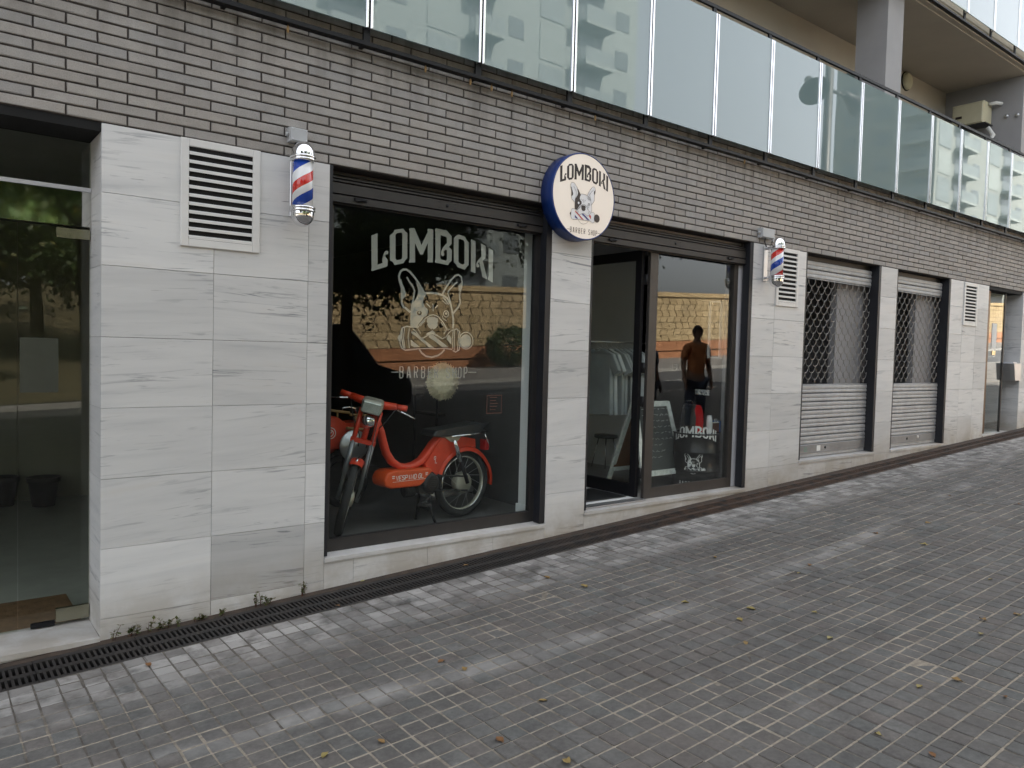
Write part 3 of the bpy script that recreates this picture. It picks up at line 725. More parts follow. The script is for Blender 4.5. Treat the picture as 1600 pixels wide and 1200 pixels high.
# ---- balconies
RY = -0.085
POST0, PP = 2.384, 0.9065
def railing(z_bar, z_g0, z_g1, z_top, x_from, x_to, label):
    rl = MB()
    rl.box(x_from, x_to, RY-.012, RY+.012, z_bar-.013, z_bar+.013); rl.box(x_from, x_to, RY+.013, RY+.05, z_bar-.012, z_bar-.004)
    rl.box(x_from, x_to, RY-.014, RY+.014, z_top-.016, z_top+.016)
    p_ = part('balcony_railing', rl, M['black_metal'], label=label)
    k0 = int(math.floor((x_from-POST0)/PP)); k1 = int(math.ceil((x_to-POST0)/PP))
    for k in range(k0, k1+1):
        x = POST0 + k*PP
        if not (x_from < x < x_to): continue
        MB().box(x-.024, x+.024, RY-.010, RY+.010, z_bar+.0135, z_top-.0165).build('post', M['black_metal'], p_)
        MB().box(x-.012, x+.012, RY+.0505, 0.008, z_bar-.012, z_bar+.010).build('bracket', M['black_metal'], p_)
        for s in (-1, 1):
            c0 = x + s*.0165
            MB().cbox(c0-.0095, c0+.0095, RY-.052, RY-.0105, z_g0-.004, z_g1-.004, .004).build('glazing_bead', M['bead'], p_)
        if x + PP <= x_to + .01:
            rz = random.uniform(-.0035, .0035); rx = random.uniform(-.004, .004)
            gb = MB().box(x+.0265, x+PP-.0265, RY-.040, RY-.028, z_g0, z_g1)
            cm = Vector((x+PP/2, RY-.034, (z_g0+z_g1)/2))
            gb.xform(Matrix.Translation(cm) @ Matrix.Rotation(rz, 4, 'Z') @ Matrix.Rotation(rx, 4, 'X') @ Matrix.Translation(-cm))
            gb.build('glass_panel', M['milk_glass'], p_)
    return p_
railing(3.748, 3.838, 4.975, 5.055, -6.9, 24.2, 'first-floor balcony railing of milky glass panels on black posts')
ZC = 6.405
railing(6.455, 6.560, 7.70, 7.78, -6.9, 24.2, 'second-floor balcony railing of milky glass panels')
part('balcony_floor', MB().box(XL, XR, 0.30, 1.25, 3.90, 4.02), M['plaster_warm'])
sl_ = MB(); sl_.box(XL, XR, 0.02, 1.25, ZC, 6.62); sl_.box(XL, XR, -0.045, 0.0199, ZC+.02, 6.54); part('balcony_slab', sl_, M['plaster_warm'])
part('balcony_back_wall', MB().box(XL, XR, 1.25, 1.40, 3.21, ZC-.001), M['plaster_warm'])
part('balcony_column', MB().box(9.665, 10.075, 0.085, 0.49, 4.021, ZC-.001), M['plaster_grey'])
part('balcony_column', MB().box(2.1, 2.5, 0.085, 0.49, 4.021, ZC-.001), M['plaster_grey'])
part('balcony_end_wall', MB().box(14.13, 14.40, 0.06, 1.249, 4.021, ZC-.001), M['plaster_grey'])
part('balcony_divider', MB().box(9.80, 9.82, 0.50, 1.249, 4.021, 5.55), M['milk_glass'])
for x0, x1 in ((3.2, 5.4), (7.3, 9.1), (10.9, 12.9)):
    w_ = part('balcony_window', frame_rect(x0, x1, 4.05, 5.45, 1.20, 1.249, .06), M['frame'])
    MB().box(x0+.06, x1-.06, 1.222, 1.228, 4.11, 5.39).build('pane', M['glass'], w_)
    MB().box((x0+x1)/2-.03, (x0+x1)/2+.03, 1.205, 1.245, 4.111, 5.389).build('mullion', M['frame'], w_)
up = MB()
up.box(XL, XR, 1.40, 12.0, 3.21, 18.5); up.box(XL, XR, 6.2, 12.0, -0.6, 3.205); up.box(XL, XR, 1.26, 1.3999, 6.63, 18.5)
part('upper_storeys', up, M['plaster_warm'])
for zf in (9.1, 11.8, 14.5, 17.2):
    part('balcony_slab', MB().box(XL, XR, -0.04, 1.25, zf, zf+.21), M['plaster_warm'])
# rooms behind the two closed shutters
rb = MB()
for x0, x1 in ((7.89, 9.64), (10.03, 11.67)):
    rb.box(x0, x1, 1.40, 1.45, 0.5, ZB)
    rb.box(x0, x1, 0.30, 1.40, 0.5, SS-.001)
part('store_back', rb, M['inner_dark'])
for x0, x1 in ((8.98, 9.64), (11.08, 11.67)): part('added_bright_panel', MB().box(x0, x1, 0.22, 0.299, SS+.02, ZB-.01), M['plaster_grey'])  # grey panels added close behind the links to catch daylight and read bright
# ochre drips below the balcony rail
for px, py in ((450,38),(665,100),(735,127),(768,140),(800,140),(930,182),(1163,260)):
    p_ = at(px, py, -.055); q = MB()
    q.lathe([(0.0,-.03),(.007,-.02),(.010,.0),(.006,.018),(0.0,.024)], (p_.x, -.055, 3.733-.02), 'z', 8)
    q.build('rust_drip', M['wood'], BW)
LOGO_LETTERS={'L': [[(-526,589),(-476,610),(-477,590),(-473,390),(-435,403),(-436,430),(-428,465),(-416,489),(-400,497),(-391,493),(-387,483),(-392,471),(-401,467),(-410,469),(-411,451),(-393,430),(-393,388),(-406,379),(-514,340),(-523,346),(-520,360)]],'O': [[(-379,607),(-351,629),(-341,651),(-269,667),(-256,650),(-235,639),(-232,457),(-249,441),(-263,419),(-337,398),(-350,419),(-375,427)],[(-333,616),(-322,628),(-286,637),(-277,630),(-275,454),(-284,444),(-318,436),(-329,444)]],'M': [[(-223,669),(-212,678),(-177,682),(-169,669),(-114,566),(-62,669),(-68,683),(-57,693),(-18,692),(-14,685),(-12,447),(-58,443),(-62,454),(-57,466),(-60,585),(-101,497),(-124,495),(-169,573),(-166,433),(-216,427),(-219,434),(-212,451),(-217,654)]],'B': [[(-1,688),(8,703),(106,699),(128,678),(150,662),(151,602),(128,579),(156,554),(156,474),(136,460),(125,439),(8,448),(5,456),(10,476),(4,677)],[(52,657),(98,650),(107,641),(108,603),(76,570),(60,540),(58,512),(70,500),(85,507),(89,519),(81,536),(95,553),(110,549),(112,482),(102,471),(62,476),(53,488)]],'O2': [[(170,648),(189,668),(213,681),(273,670),(286,649),(311,629),(314,456),(294,440),(277,418),(210,432),(197,451),(175,467)],[(213,643),(229,649),(259,642),(269,631),(273,466),(261,455),(232,462),(218,473)]],'K': [[(331,658),(374,646),(379,400),(333,410),(335,429),(331,638)]],'K2': [[(426,629),(433,633),(472,620),(473,607),(473,524),(447,503),(461,461),(493,367),(488,361),(446,376),(443,393),(414,490),(404,482),(402,472),(415,465),(413,450),(398,445),(385,454),(386,479),(399,501),(431,533),(429,611)]],'I': [[(499,606),(509,607),(547,592),(546,573),(549,340),(504,356),(501,364),(508,394)]]}
LOGO_STROKES={'earL': [(-197,66),(-237,94),(-254,99),(-271,131),(-271,163),(-273,236),(-293,291),(-298,323),(-287,356),(-265,372),(-237,375),(-208,361),(-165,322),(-125,275),(-80,213)],'earin': [(-233,320),(-211,289),(-177,251),(-165,223),(-171,186),(-175,153),(-186,119)],'head': [(-80,213),(-46,217),(-7,220),(43,217),(83,209),(124,188),(155,144),(172,89),(181,39),(184,-4),(180,-37)],'earR': [(80,219),(111,272),(151,326),(190,365),(221,374),(247,359),(256,325),(252,278),(238,247),(236,213),(242,162),(228,131),(203,104),(180,77)],'earRin': [(212,320),(172,285),(132,244),(128,227),(144,190),(161,140)],'f1': [(-61,139),(-39,124),(-24,108)],'f2': [(-3,141),(1,84)],'f3': [(20,108),(40,131)],'f4': [(83,194),(114,171),(135,142)],'f5': [(79,169),(104,153),(120,144)],'brow': [(82,55),(90,34),(121,17)],'muz': [(-132,-47),(-112,-18),(-67,27),(-27,51),(4,57),(46,46),(83,13),(111,-22),(124,-43)],'m1': [(-109,-33),(-92,-8),(-67,10)],'m2': [(73,5),(95,-20)],'mouth': [(-174,-55),(-151,-67),(-130,-92),(-105,-118),(-79,-119),(-44,-98),(-3,-86),(39,-95),(87,-120),(118,-106),(144,-74),(165,-55)],'w1': [(-131,-49),(-105,-87)],'w2': [(102,-82),(127,-43),(157,-47)],'c1': [(-263,-50),(-264,-127),(-247,-199)],'c2': [(-243,-49),(-249,-126),(-235,-203)],'c3': [(-192,-43),(-221,-38),(-256,-48),(-270,-76),(-278,-161),(-262,-199),(-232,-214),(-133,-203)],'c4': [(-201,-52),(-210,-117),(-198,-198)],'be': [(-232,-212),(-133,-201),(-42,-196),(21,-197),(115,-191),(179,-198)],'r1': [(186,-45),(182,-104),(185,-193)],'r2': [(197,-43),(199,-112),(199,-211)],'r3': [(224,-39),(236,-102),(228,-210)],'r4': [(170,-55),(218,-40),(246,-61),(254,-138),(244,-201),(212,-218),(185,-207)],'chin': [(-113,-205),(-92,-230),(-55,-254),(-4,-262),(53,-247),(89,-224),(110,-200)],'dashL': [(-345,-375),(-285,-375)],'dashR': [(332,-372),(410,-372)]}
LOGO_FILLS={'earedge': [(-293,299),(-275,301),(-267,269),(-252,246),(-235,198),(-239,177),(-262,156),(-274,155),(-276,244)],'face': [(-154,292),(-125,275),(-78,213),(-63,203),(-84,171),(-88,142),(-68,110),(-48,98),(-43,74),(-54,50),(-83,32),(-98,13),(-127,-23),(-134,-47),(-192,-47),(-195,4),(-194,62),(-191,119),(-172,141),(-156,162),(-138,192),(-131,230),(-142,262)],'earRedge': [(254,325),(255,274),(235,247),(227,255),(226,297)],'nose': [(-52,11),(-47,31),(-27,40),(14,42),(43,33),(49,11),(42,0),(47,-20),(27,-43),(7,-52),(-1,-44),(-9,-53),(-33,-39),(-46,-20),(-44,-6),(-52,2)],'tuft': [(-57,-92),(-44,-78),(-24,-71),(-1,-59),(17,-70),(28,-85),(54,-95),(39,-102),(-3,-88),(-34,-98)],'knob': [(-269,-95),(-288,-106),(-298,-124),(-288,-145),(-270,-157)],'p1': [(-187,-133),(-108,-187),(-153,-190),(-184,-176)],'p2': [(-181,-68),(-146,-84),(-63,-138),(20,-191),(-31,-187),(-63,-164),(-135,-114),(-183,-86)],'p3': [(-23,-93),(8,-94),(147,-183),(88,-182),(30,-144),(-33,-111)],'p4': [(134,-101),(150,-87),(172,-113),(173,-162),(129,-123)],'pole': [(-188,-73),(-105,-118),(-44,-98),(-3,-86),(39,-95),(87,-120),(144,-78),(176,-59),(179,-194),(-42,-196),(-185,-202)],'capL': [(-192,-43),(-221,-38),(-256,-48),(-270,-76),(-278,-161),(-262,-199),(-232,-214),(-185,-204)],'capR': [(173,-55),(218,-40),(246,-61),(254,-138),(244,-201),(212,-218),(180,-205)],'head': [(-187,62),(-186,128),(-143,237),(-80,213),(-46,217),(-7,220),(43,217),(83,209),(124,188),(155,144),(172,89),(181,39),(180,-37),(144,-78),(87,-120),(39,-95),(-3,-86),(-44,-98),(-94,-118),(-130,-92),(-171,-55),(-192,-47)],'earLfill': [(-197,66),(-237,94),(-254,99),(-271,131),(-271,163),(-273,236),(-293,291),(-298,323),(-287,356),(-265,372),(-237,375),(-208,361),(-165,322),(-125,275),(-80,213)],'earRfill': [(80,219),(111,272),(151,326),(190,365),(221,374),(247,359),(256,325),(252,278),(238,247),(236,213),(242,162),(228,131),(203,104),(180,77)]}
LOGO_POINTS={'eyeL': [(-118,64)],'eyeR': [(119,70)],'ball': [(306,-132)]}
# ------------------------------------------------------------------ lettering
GLY = {'B': [[(0,0),(0,1),(.75,1),(1,.88),(1,.64),(.75,.52),(0,.52)], [(.75,.52),(1,.40),(1,.12),(.75,0),(0,0)]],
       'A': [[(0,0),(.35,1),(.65,1),(1,0)], [(.15,.28),(.85,.28)]], 'R': [[(0,0),(0,1),(.75,1),(1,.88),(1,.62),(.75,.5),(0,.5)], [(.5,.5),(1,0)]],
       'E': [[(1,1),(0,1),(0,0),(1,0)], [(0,.5),(.8,.5)]], 'S': [[(1,.82),(.8,1),(.2,1),(0,.82),(0,.62),(1,.38),(1,.18),(.8,0),(.2,0),(0,.18)]],
       'H': [[(0,0),(0,1)], [(1,0),(1,1)], [(0,.5),(1,.5)]], 'O': [[(0,.15),(0,.85),(.3,1),(.7,1),(1,.85),(1,.15),(.7,0),(.3,0),(0,.15),(0,.3)]],
       'P': [[(0,0),(0,1),(.75,1),(1,.88),(1,.6),(.75,.46),(0,.46)]], 'V': [[(0,1),(.5,0),(1,1)]], 'I': [[(.5,0),(.5,1)]], 'N': [[(0,0),(0,1),(1,0),(1,1)]],
       'G': [[(1,.8),(.75,1),(.25,1),(0,.8),(0,.2),(.25,0),(.75,0),(1,.2),(1,.5),(.6,.5)]], 'L': [[(0,1),(0,0),(1,0)]], 'T': [[(0,1),(1,1)],[(.5,1),(.5,0)]],
       'C': [[(1,.8),(.75,1),(.25,1),(0,.8),(0,.2),(.25,0),(.75,0),(1,.2)]], 'M': [[(0,0),(0,1),(.5,.35),(1,1),(1,0)]], 'K': [[(0,0),(0,1)],[(1,1),(.1,.5),(1,0)]],
       'Z': [[(0,1),(1,1),(0,0),(1,0)]], 'U': [[(0,1),(0,.2),(.25,0),(.75,0),(1,.2),(1,1)]], '1': [[(.2,.8),(.55,1),(.55,0)]], '5': [[(1,1),(0,1),(0,.55),(.8,.55),(1,.42),(1,.12),(.8,0),(0,0)]], '4': [[(.75,0),(.75,1),(0,.3),(1,.3)]]}
def write(mb, text, x, y, w, h, adv, sw, o, u, v, mi=0, shear=0.0):
    for ch in text:
        for st in GLY.get(ch, []):
            mb.stroke([(x + q[0]*w + q[1]*h*shear, y + q[1]*h) for q in st], sw, o, u, v, mi)
        x += adv
    return mb
def sc(pts, k): return [(p[0]*k, p[1]*k) for p in pts]
K = 0.001
SW_ = dict(earL=26, earin=22, head=26, earR=22, earRin=17, f1=14, f2=14, f3=12, f4=16, f5=11, brow=10, muz=14, m1=12, m2=10, mouth=14, w1=8, w2=10,
           c1=18, c2=12, c3=15, c4=12, be=14, r1=12, r2=10, r3=12, r4=15, chin=21, dashL=6, dashR=6)
def logo_letters(mb, k, o, u, v, mi=0):
    for loops in LOGO_LETTERS.values(): mb.flat([sc(l, k) for l in loops], o, u, v, mi)
def logo_small(mb, k, o, u, v, mi=0, sw=9):
    xs = [-279, -217, -156, -94, -35, 22, None, 128, 186, 236, 290]
    for ch, x in zip('BARBER SHOP', xs):
        if x is not None: write(mb, ch, (x+4)*k, -416*k, 26*k, 82*k, 0, sw*k, o, u, v, mi)
def logo_dash(name, d, k, o, u, v, mat, parent): MB().stroke(sc(LOGO_STROKES[d], k), 6*k, o, u, v).build(name, mat, parent)
def mono_dog(mb, k, o, u, v, n_, mi=0):
    """one-colour version: every stroke a hair above the last so that none share a plane"""
    step = 0.00012; lift = 0
    o = Vector(o)
    def nxt():
        nonlocal lift
        lift += step; return o + n_*lift
    for key, w in SW_.items():
        if key.startswith('dash'): continue
        mb.stroke(sc(LOGO_STROKES[key], k), w*k*0.62, nxt(), u, v, mi)
    eye = LOGO_POINTS['eyeL'][0]
    hole = [(eye[0]+22*math.cos(a*.5236), eye[1]+17*math.sin(a*.5236)) for a in range(12)]
    mb.flat([sc(LOGO_FILLS['face'], k), sc(hole, k)], nxt(), u, v, mi)
    mb.disc((eye[0]*k, (eye[1]+4)*k), 9*k, nxt(), u, v, 12, mi)
    for key in ('earedge', 'earRedge', 'nose', 'tuft', 'knob', 'p1', 'p2', 'p3', 'p4'): mb.flat([sc(LOGO_FILLS[key], k)], nxt(), u, v, mi)
    e2 = LOGO_POINTS['eyeR'][0]
    mb.disc((e2[0]*k, e2[1]*k), 27*k, nxt(), u, v, 18, mi, 20*k); mb.disc((e2[0]*k, (e2[1]+3)*k), 10*k, nxt(), u, v, 12, mi)
    bb = LOGO_POINTS['ball'][0]
    mb.disc((bb[0]*k, bb[1]*k), 53*k, nxt(), u, v, 26, mi); mb.disc(((bb[0]+3)*k, (bb[1]+5)*k), 69*k, nxt(), u, v, 30, mi, 61*k)
# on the shop window
wx, wz = 3.0885, 1.731 + 0.2115
lw = MB(); o_ = (wx, GY+.0105, wz); logo_letters(lw, K, o_, UX, UZ); lw.build('window_lettering', M['decal'], win)
lw = MB(); mono_dog(lw, K, o_, UX, UZ, UY); lw.build('window_logo', M['decal'], win)
lw = MB(); logo_small(lw, K, o_, UX, UZ); lw.build('window_small_print', M['decal'], win)
for d_ in ('dashL', 'dashR'): logo_dash('window_dash', d_, K, o_, UX, UZ, M['decal'], win)
# phone number on the door light, a notice on the window
lw = MB(); p_ = at(1051, 578, GY-.001); write(lw, '154', p_.x, p_.z, .024, .055, .034, .006, (0, GY-.0012, 0), UX, UZ); lw.build('door_print', M['decal'], ent)
p_ = at(761, 618, GY); q_ = at(783, 645, GY); lw = MB()
w2, h2 = q_.x-p_.x, p_.z-q_.z; xx, zz_ = p_.x, q_.z
lw.stroke([(xx,zz_),(xx+w2,zz_),(xx+w2,zz_+h2),(xx,zz_+h2),(xx,zz_)], .005, (0,GY-.0012,0), UX, UZ)
for i in range(5): lw.stroke([(xx+.03, zz_+.03+i*h2*.17),(xx+w2*(.6+.08*(i%3)), zz_+.03+i*h2*.17)], .004, (0,GY-.0014,0), UX, UZ)
lw.build('window_notice', M['choc'], win)

# ------------------------------------------------------------------ round light-box sign
SC = Vector((4.338, 0, 3.018)); SR = 0.352
sg = thing('light_box_sign', 'round white light-box sign with bulldog logo and blue rim on the brick wall', 'sign', (SC.x, -0.01, SC.z))
MB().lathe([(0,-.012),(SR,-.012),(SR,-.140),(SR-.004,-.148),(SR-.010,-.150),(SR-.012,-.146)], SC, 'y', 72).build('case', M['sign_blue'], sg)
MB().lathe([(0,-.1465),(SR-.012,-.1465)], SC, 'y', 72).build('face', M['sign_face'], sg)
b = MB()
for sx in (-.2, .2): b.box(SC.x+sx-.03, SC.x+sx+.03, -.0118, .004, SC.z-.05, SC.z+.05)
b.build('bracket', M['black_metal'], sg)
KS = 0.001*0.502; o_ = Vector((SC.x-.008, -.1475, SC.z-.092)); nn = -UY
b = MB(); logo_letters(b, KS, o_, UX, UZ); b.build('sign_lettering', M['ink'], sg)
b = MB(); logo_small(b, KS, o_, UX, UZ, sw=10); b.build('sign_small_print', M['ink_brown'], sg)
for d_ in ('dashL', 'dashR'): logo_dash('sign_dash', d_, KS, o_, UX, UZ, M['ink_brown'], sg)
b = MB(); L0 = o_ + nn*.0002
for i, key in enumerate(('head', 'earLfill', 'earRfill', 'pole', 'capL', 'capR')): b.flat([sc(LOGO_FILLS[key], KS)], L0 + nn*(.0002*i), UX, UZ)
b.build('sign_dog', M['dog_white'], sg)
b = MB(); L1 = o_ + nn*.0016
for i, key in enumerate(('earedge', 'earRedge', 'face', 'nose', 'knob')): b.flat([sc(LOGO_FILLS[key], KS)], L1 + nn*(.0001*i), UX, UZ)
i = 6
for key in ('earL', 'earin', 'head', 'earR', 'earRin', 'f1', 'f2', 'f3', 'f4', 'f5', 'brow', 'muz', 'm1', 'm2', 'mouth', 'w1', 'w2', 'c3', 'r4', 'chin', 'be'):
    b.stroke(sc(LOGO_STROKES[key], KS), 5*KS, L1 + nn*(.0001*i), UX, UZ); i += 1
bb = LOGO_POINTS['ball'][0]; b.disc((bb[0]*KS, bb[1]*KS), 66*KS, L1 + nn*.0004, UX, UZ, 30)
e2 = LOGO_POINTS['eyeR'][0]; b.disc((e2[0]*KS, e2[1]*KS), 24*KS, L1, UX, UZ, 16, 0, 19*KS); b.disc((e2[0]*KS, (e2[1]+4)*KS), 9*KS, L1, UX, UZ, 12)
b.build('sign_dog_lines', M['ink_brown'], sg)
b = MB(); e1 = LOGO_POINTS['eyeL'][0]; b.disc((e1[0]*KS, e1[1]*KS), 20*KS, L1 + nn*.004, UX, UZ, 16); b.build('sign_dog_eye', M['dog_white'], sg)
b = MB()
for i, key in enumerate(('p2', 'p4')): b.flat([sc(LOGO_FILLS[key], KS)], L1 + nn*(.0001*i), UX, UZ)
b.build('sign_red_stripe', M['print_red'], sg)
b = MB()
for i, key in enumerate(('p1', 'p3')): b.flat([sc(LOGO_FILLS[key], KS)], L1 + nn*(.0001*i), UX, UZ)
b.build('sign_blue_stripe', M['print_blue'], sg)

# ------------------------------------------------------------------ barber poles
def stripe_mat():
    t = NT('pole_stripe'); tc = t.n('TexCoord').outputs['Object']; sx = t.n('SeparateXYZ', {0: tc})
    th = t.math('DIVIDE', t.math('ARCTAN2', sx.outputs['Y'], sx.outputs['X']), 2*math.pi)
    ph = t.math('FRACT', t.math('ADD', t.math('SUBTRACT', t.math('MULTIPLY', sx.outputs['Z'], 4.1), th), 10.0 + 0.30))
    r = t.n('ValToRGB', {'Fac': ph}); r.color_ramp.interpolation = 'CONSTANT'; e = r.color_ramp.elements
    stops = [(0, (0.72,0.73,0.74)), (0.20, (0.52,0.022,0.015)), (0.45, (0.72,0.73,0.74)), (0.72, (0.015,0.06,0.36))]
    while len(e) < 4: e.new(.5)
    for el, (p, c) in zip(e, stops): el.position = p; el.color = c + (1,)
    return t.bsdf(col=r.outputs[0], rough=0.16, coat=0.6)
M['stripe'] = stripe_mat()
def barber_pole(x, y, z0, z1, turn, label, reach):
    """z0..z1 overall; the pole hangs in front of a wall strip"""
    g = thing('barber_pole', label, 'barber pole', (x, y, z0), 'barber poles on the shop front')
    r = 0.068; zc0, zc1 = z0+.108, z1-.105
    cyl = MB().lathe([(0.0,0),(r-.004,0),(r-.004,zc1-zc0),(0,zc1-zc0)], (0,0,0), 'z', 32)
    o = link('striped_cylinder', cyl.mesh('striped_cylinder', M['stripe']), g); o.matrix_parent_inverse = Matrix(); o.location = (0,0,zc0-z0); o.rotation_euler = (0,0,turn)
    c = Vector((x, y, 0))
    def ring(zz): return [(r-.002,zz-.018),(r+.010,zz-.016),(r+.013,zz-.009),(r+.010,zz-.002),(r+.004,zz),(r+.012,zz+.004),(r+.013,zz+.012),(r+.008,zz+.018),(r-.002,zz+.02)]
    MB().lathe(ring(zc1), c, 'z', 32).build('collar', M['chrome'], g)
    MB().lathe(ring(zc0), c, 'z', 32).build('collar', M['chrome'], g)
    dome = [(r+.004, zc1+.018), (r+.004, zc1+.03)] + [((r+.004)*math.cos(a*.1745), zc1+.03 + (z1-zc1-.03)*math.sin(a*.1745)) for a in range(1, 10)]
    MB().lathe(dome, c, 'z', 32).build('top_dome', M['chrome'], g)
    bowl = [(r+.004, zc0-.018), (r+.004, zc0-.03)] + [((r+.004)*math.cos(a*.1745), zc0-.03 - (zc0-.03-z0)*math.sin(a*.1745)) for a in range(1, 10)]
    MB().lathe(bowl, c, 'z', 32).build('bottom_bowl', M['chrome'], g)
    pl = MB().cbox(x-.035, x+.035, -.018, -.001, zc0-.03, zc1+.02, .004); pl.build('wall_plate', M['alu'], g)
    arm = MB()
    for zz in (zc0, zc1): arm.tube([(x, -.017, zz), (x, y+r-.002, zz)], .014, 10)
    arm.build('bracket', M['chrome'], g)
    return g
a = at(474, 222, -.13); b_ = at(474, 355, -.13)
barber_pole(a.x, -.13, b_.z, a.z, R(10), 'red, white and blue barber pole beside the square white grille', .13)
a = at(1216.5, 371, -.15); b_ = at(1214.5, 450, -.15)
barber_pole(a.x-.01, -.15, b_.z, a.z, R(215), 'smaller-looking barber pole in front of the grille right of the shop door', .15)
def junction(px0, py0, px1, py1, label):
    a, c = at(px0, py0, -.06), at(px1, py1, -.06); x0, x1 = a.x+.02, c.x; z0, z1 = c.z, a.z
    g = thing('junction_box', label, 'junction box', ((x0+x1)/2, 0, z0), 'grey boxes above the barber poles')
    MB().cbox(x0, x1, -.050, -.003, z0, z1, .006).build('body', M['grey_plastic'], g)
    MB().cbox(x0+.003, x1-.003, -.066, -.0505, z0+.003, z1-.003, .006).build('lid', M['grey_plastic'], g)
    q = MB()
    for sx in (x0+.014, x1-.014):
        for sz in (z0+.014, z1-.014): q.lathe([(0,-.068),(.005,-.068),(.005,-.0655)], (sx,0,sz), 'y', 8)
    q.build('lid_screws', M['alu'], g)
    MB().lathe([(0,0),(.014,0),(.014,.018),(0,.018)], (x0-.018,-.028,(z0+z1)/2), 'x', 12).build('cable_gland', M['grey_plastic'], g)
    MB().tube([((x0+x1)/2-.01, -.028, z0), ((x0+x1)/2-.015, -.03, z0-.04), ((x0+x1)/2, -.04, z0-.09)], .006, 8).build('cable', M['black_plastic'], g)
junction(449, 196, 481, 225, 'grey junction box above the barber pole on the left')
junction(1190, 355, 1210, 374, 'grey junction box above the barber pole on the right')

# ------------------------------------------------------------------ ventilation grilles
def grille(x0, x1, z0, z1, n, label):
    g = thing('ventilation_grille', label, 'vent grille', ((x0+x1)/2, 0, z0), 'white louvred grilles in the marble')
    w = 0.045; b = MB()
    b.cbox(x0, x0+w, -.016, -.001, z0, z1, .003); b.cbox(x1-w, x1, -.016, -.001, z0, z1, .003)
    b.cbox(x0+w, x1-w, -.0155, -.001, z0, z0+w, .003); b.cbox(x0+w, x1-w, -.0155, -.001, z1-w, z1, .003)
    b.build('frame', M['white_paint'], g)
    MB().box(x0+w-.004, x1-w+.004, -.0022, -.0014, z0+w-.004, z1-w+.004).build('shade_sheet', M['dark'], g)  # flat black sheet stands in for the shaded depth between the louvres
    h = (z1-z0-2*w)/n
    for i in range(n):
        zb = z0+w+i*h
        vs = [(x0+w+.001,-.0145,zb+h*.06),(x1-w-.001,-.0145,zb+h*.06),(x1-w-.001,-.0030,zb+h*.86),(x0+w+.001,-.0030,zb+h*.86),
              (x0+w+.001,-.0155,zb+h*.40),(x1-w-.001,-.0155,zb+h*.40),(x1-w-.001,-.0024,zb+h*.90),(x0+w+.001,-.0024,zb+h*.90)]
        MB().box(x0+w+.001, x1-w-.001, -.0150, -.0142, zb+h*.02, zb+h*.30).add(
            [(x0+w+.001,-.0146,zb+h*.29),(x1-w-.001,-.0146,zb+h*.29),(x1-w-.001,-.0024,zb+h*.47),(x0+w+.001,-.0024,zb+h*.47)], [(0,1,2,3)]).build('louvre', M['white_paint'], g)
grille(1.247, 1.714, 2.309, 2.938, 11, 'square white ventilation grille beside the left barber pole')
grille(7.318, 7.745, 2.309, 2.938, 11, 'white ventilation grille half hidden behind the right barber pole')
grille(12.085, 12.56, 2.300, 2.925, 11, 'farthest white ventilation grille, right of both roller shutters')

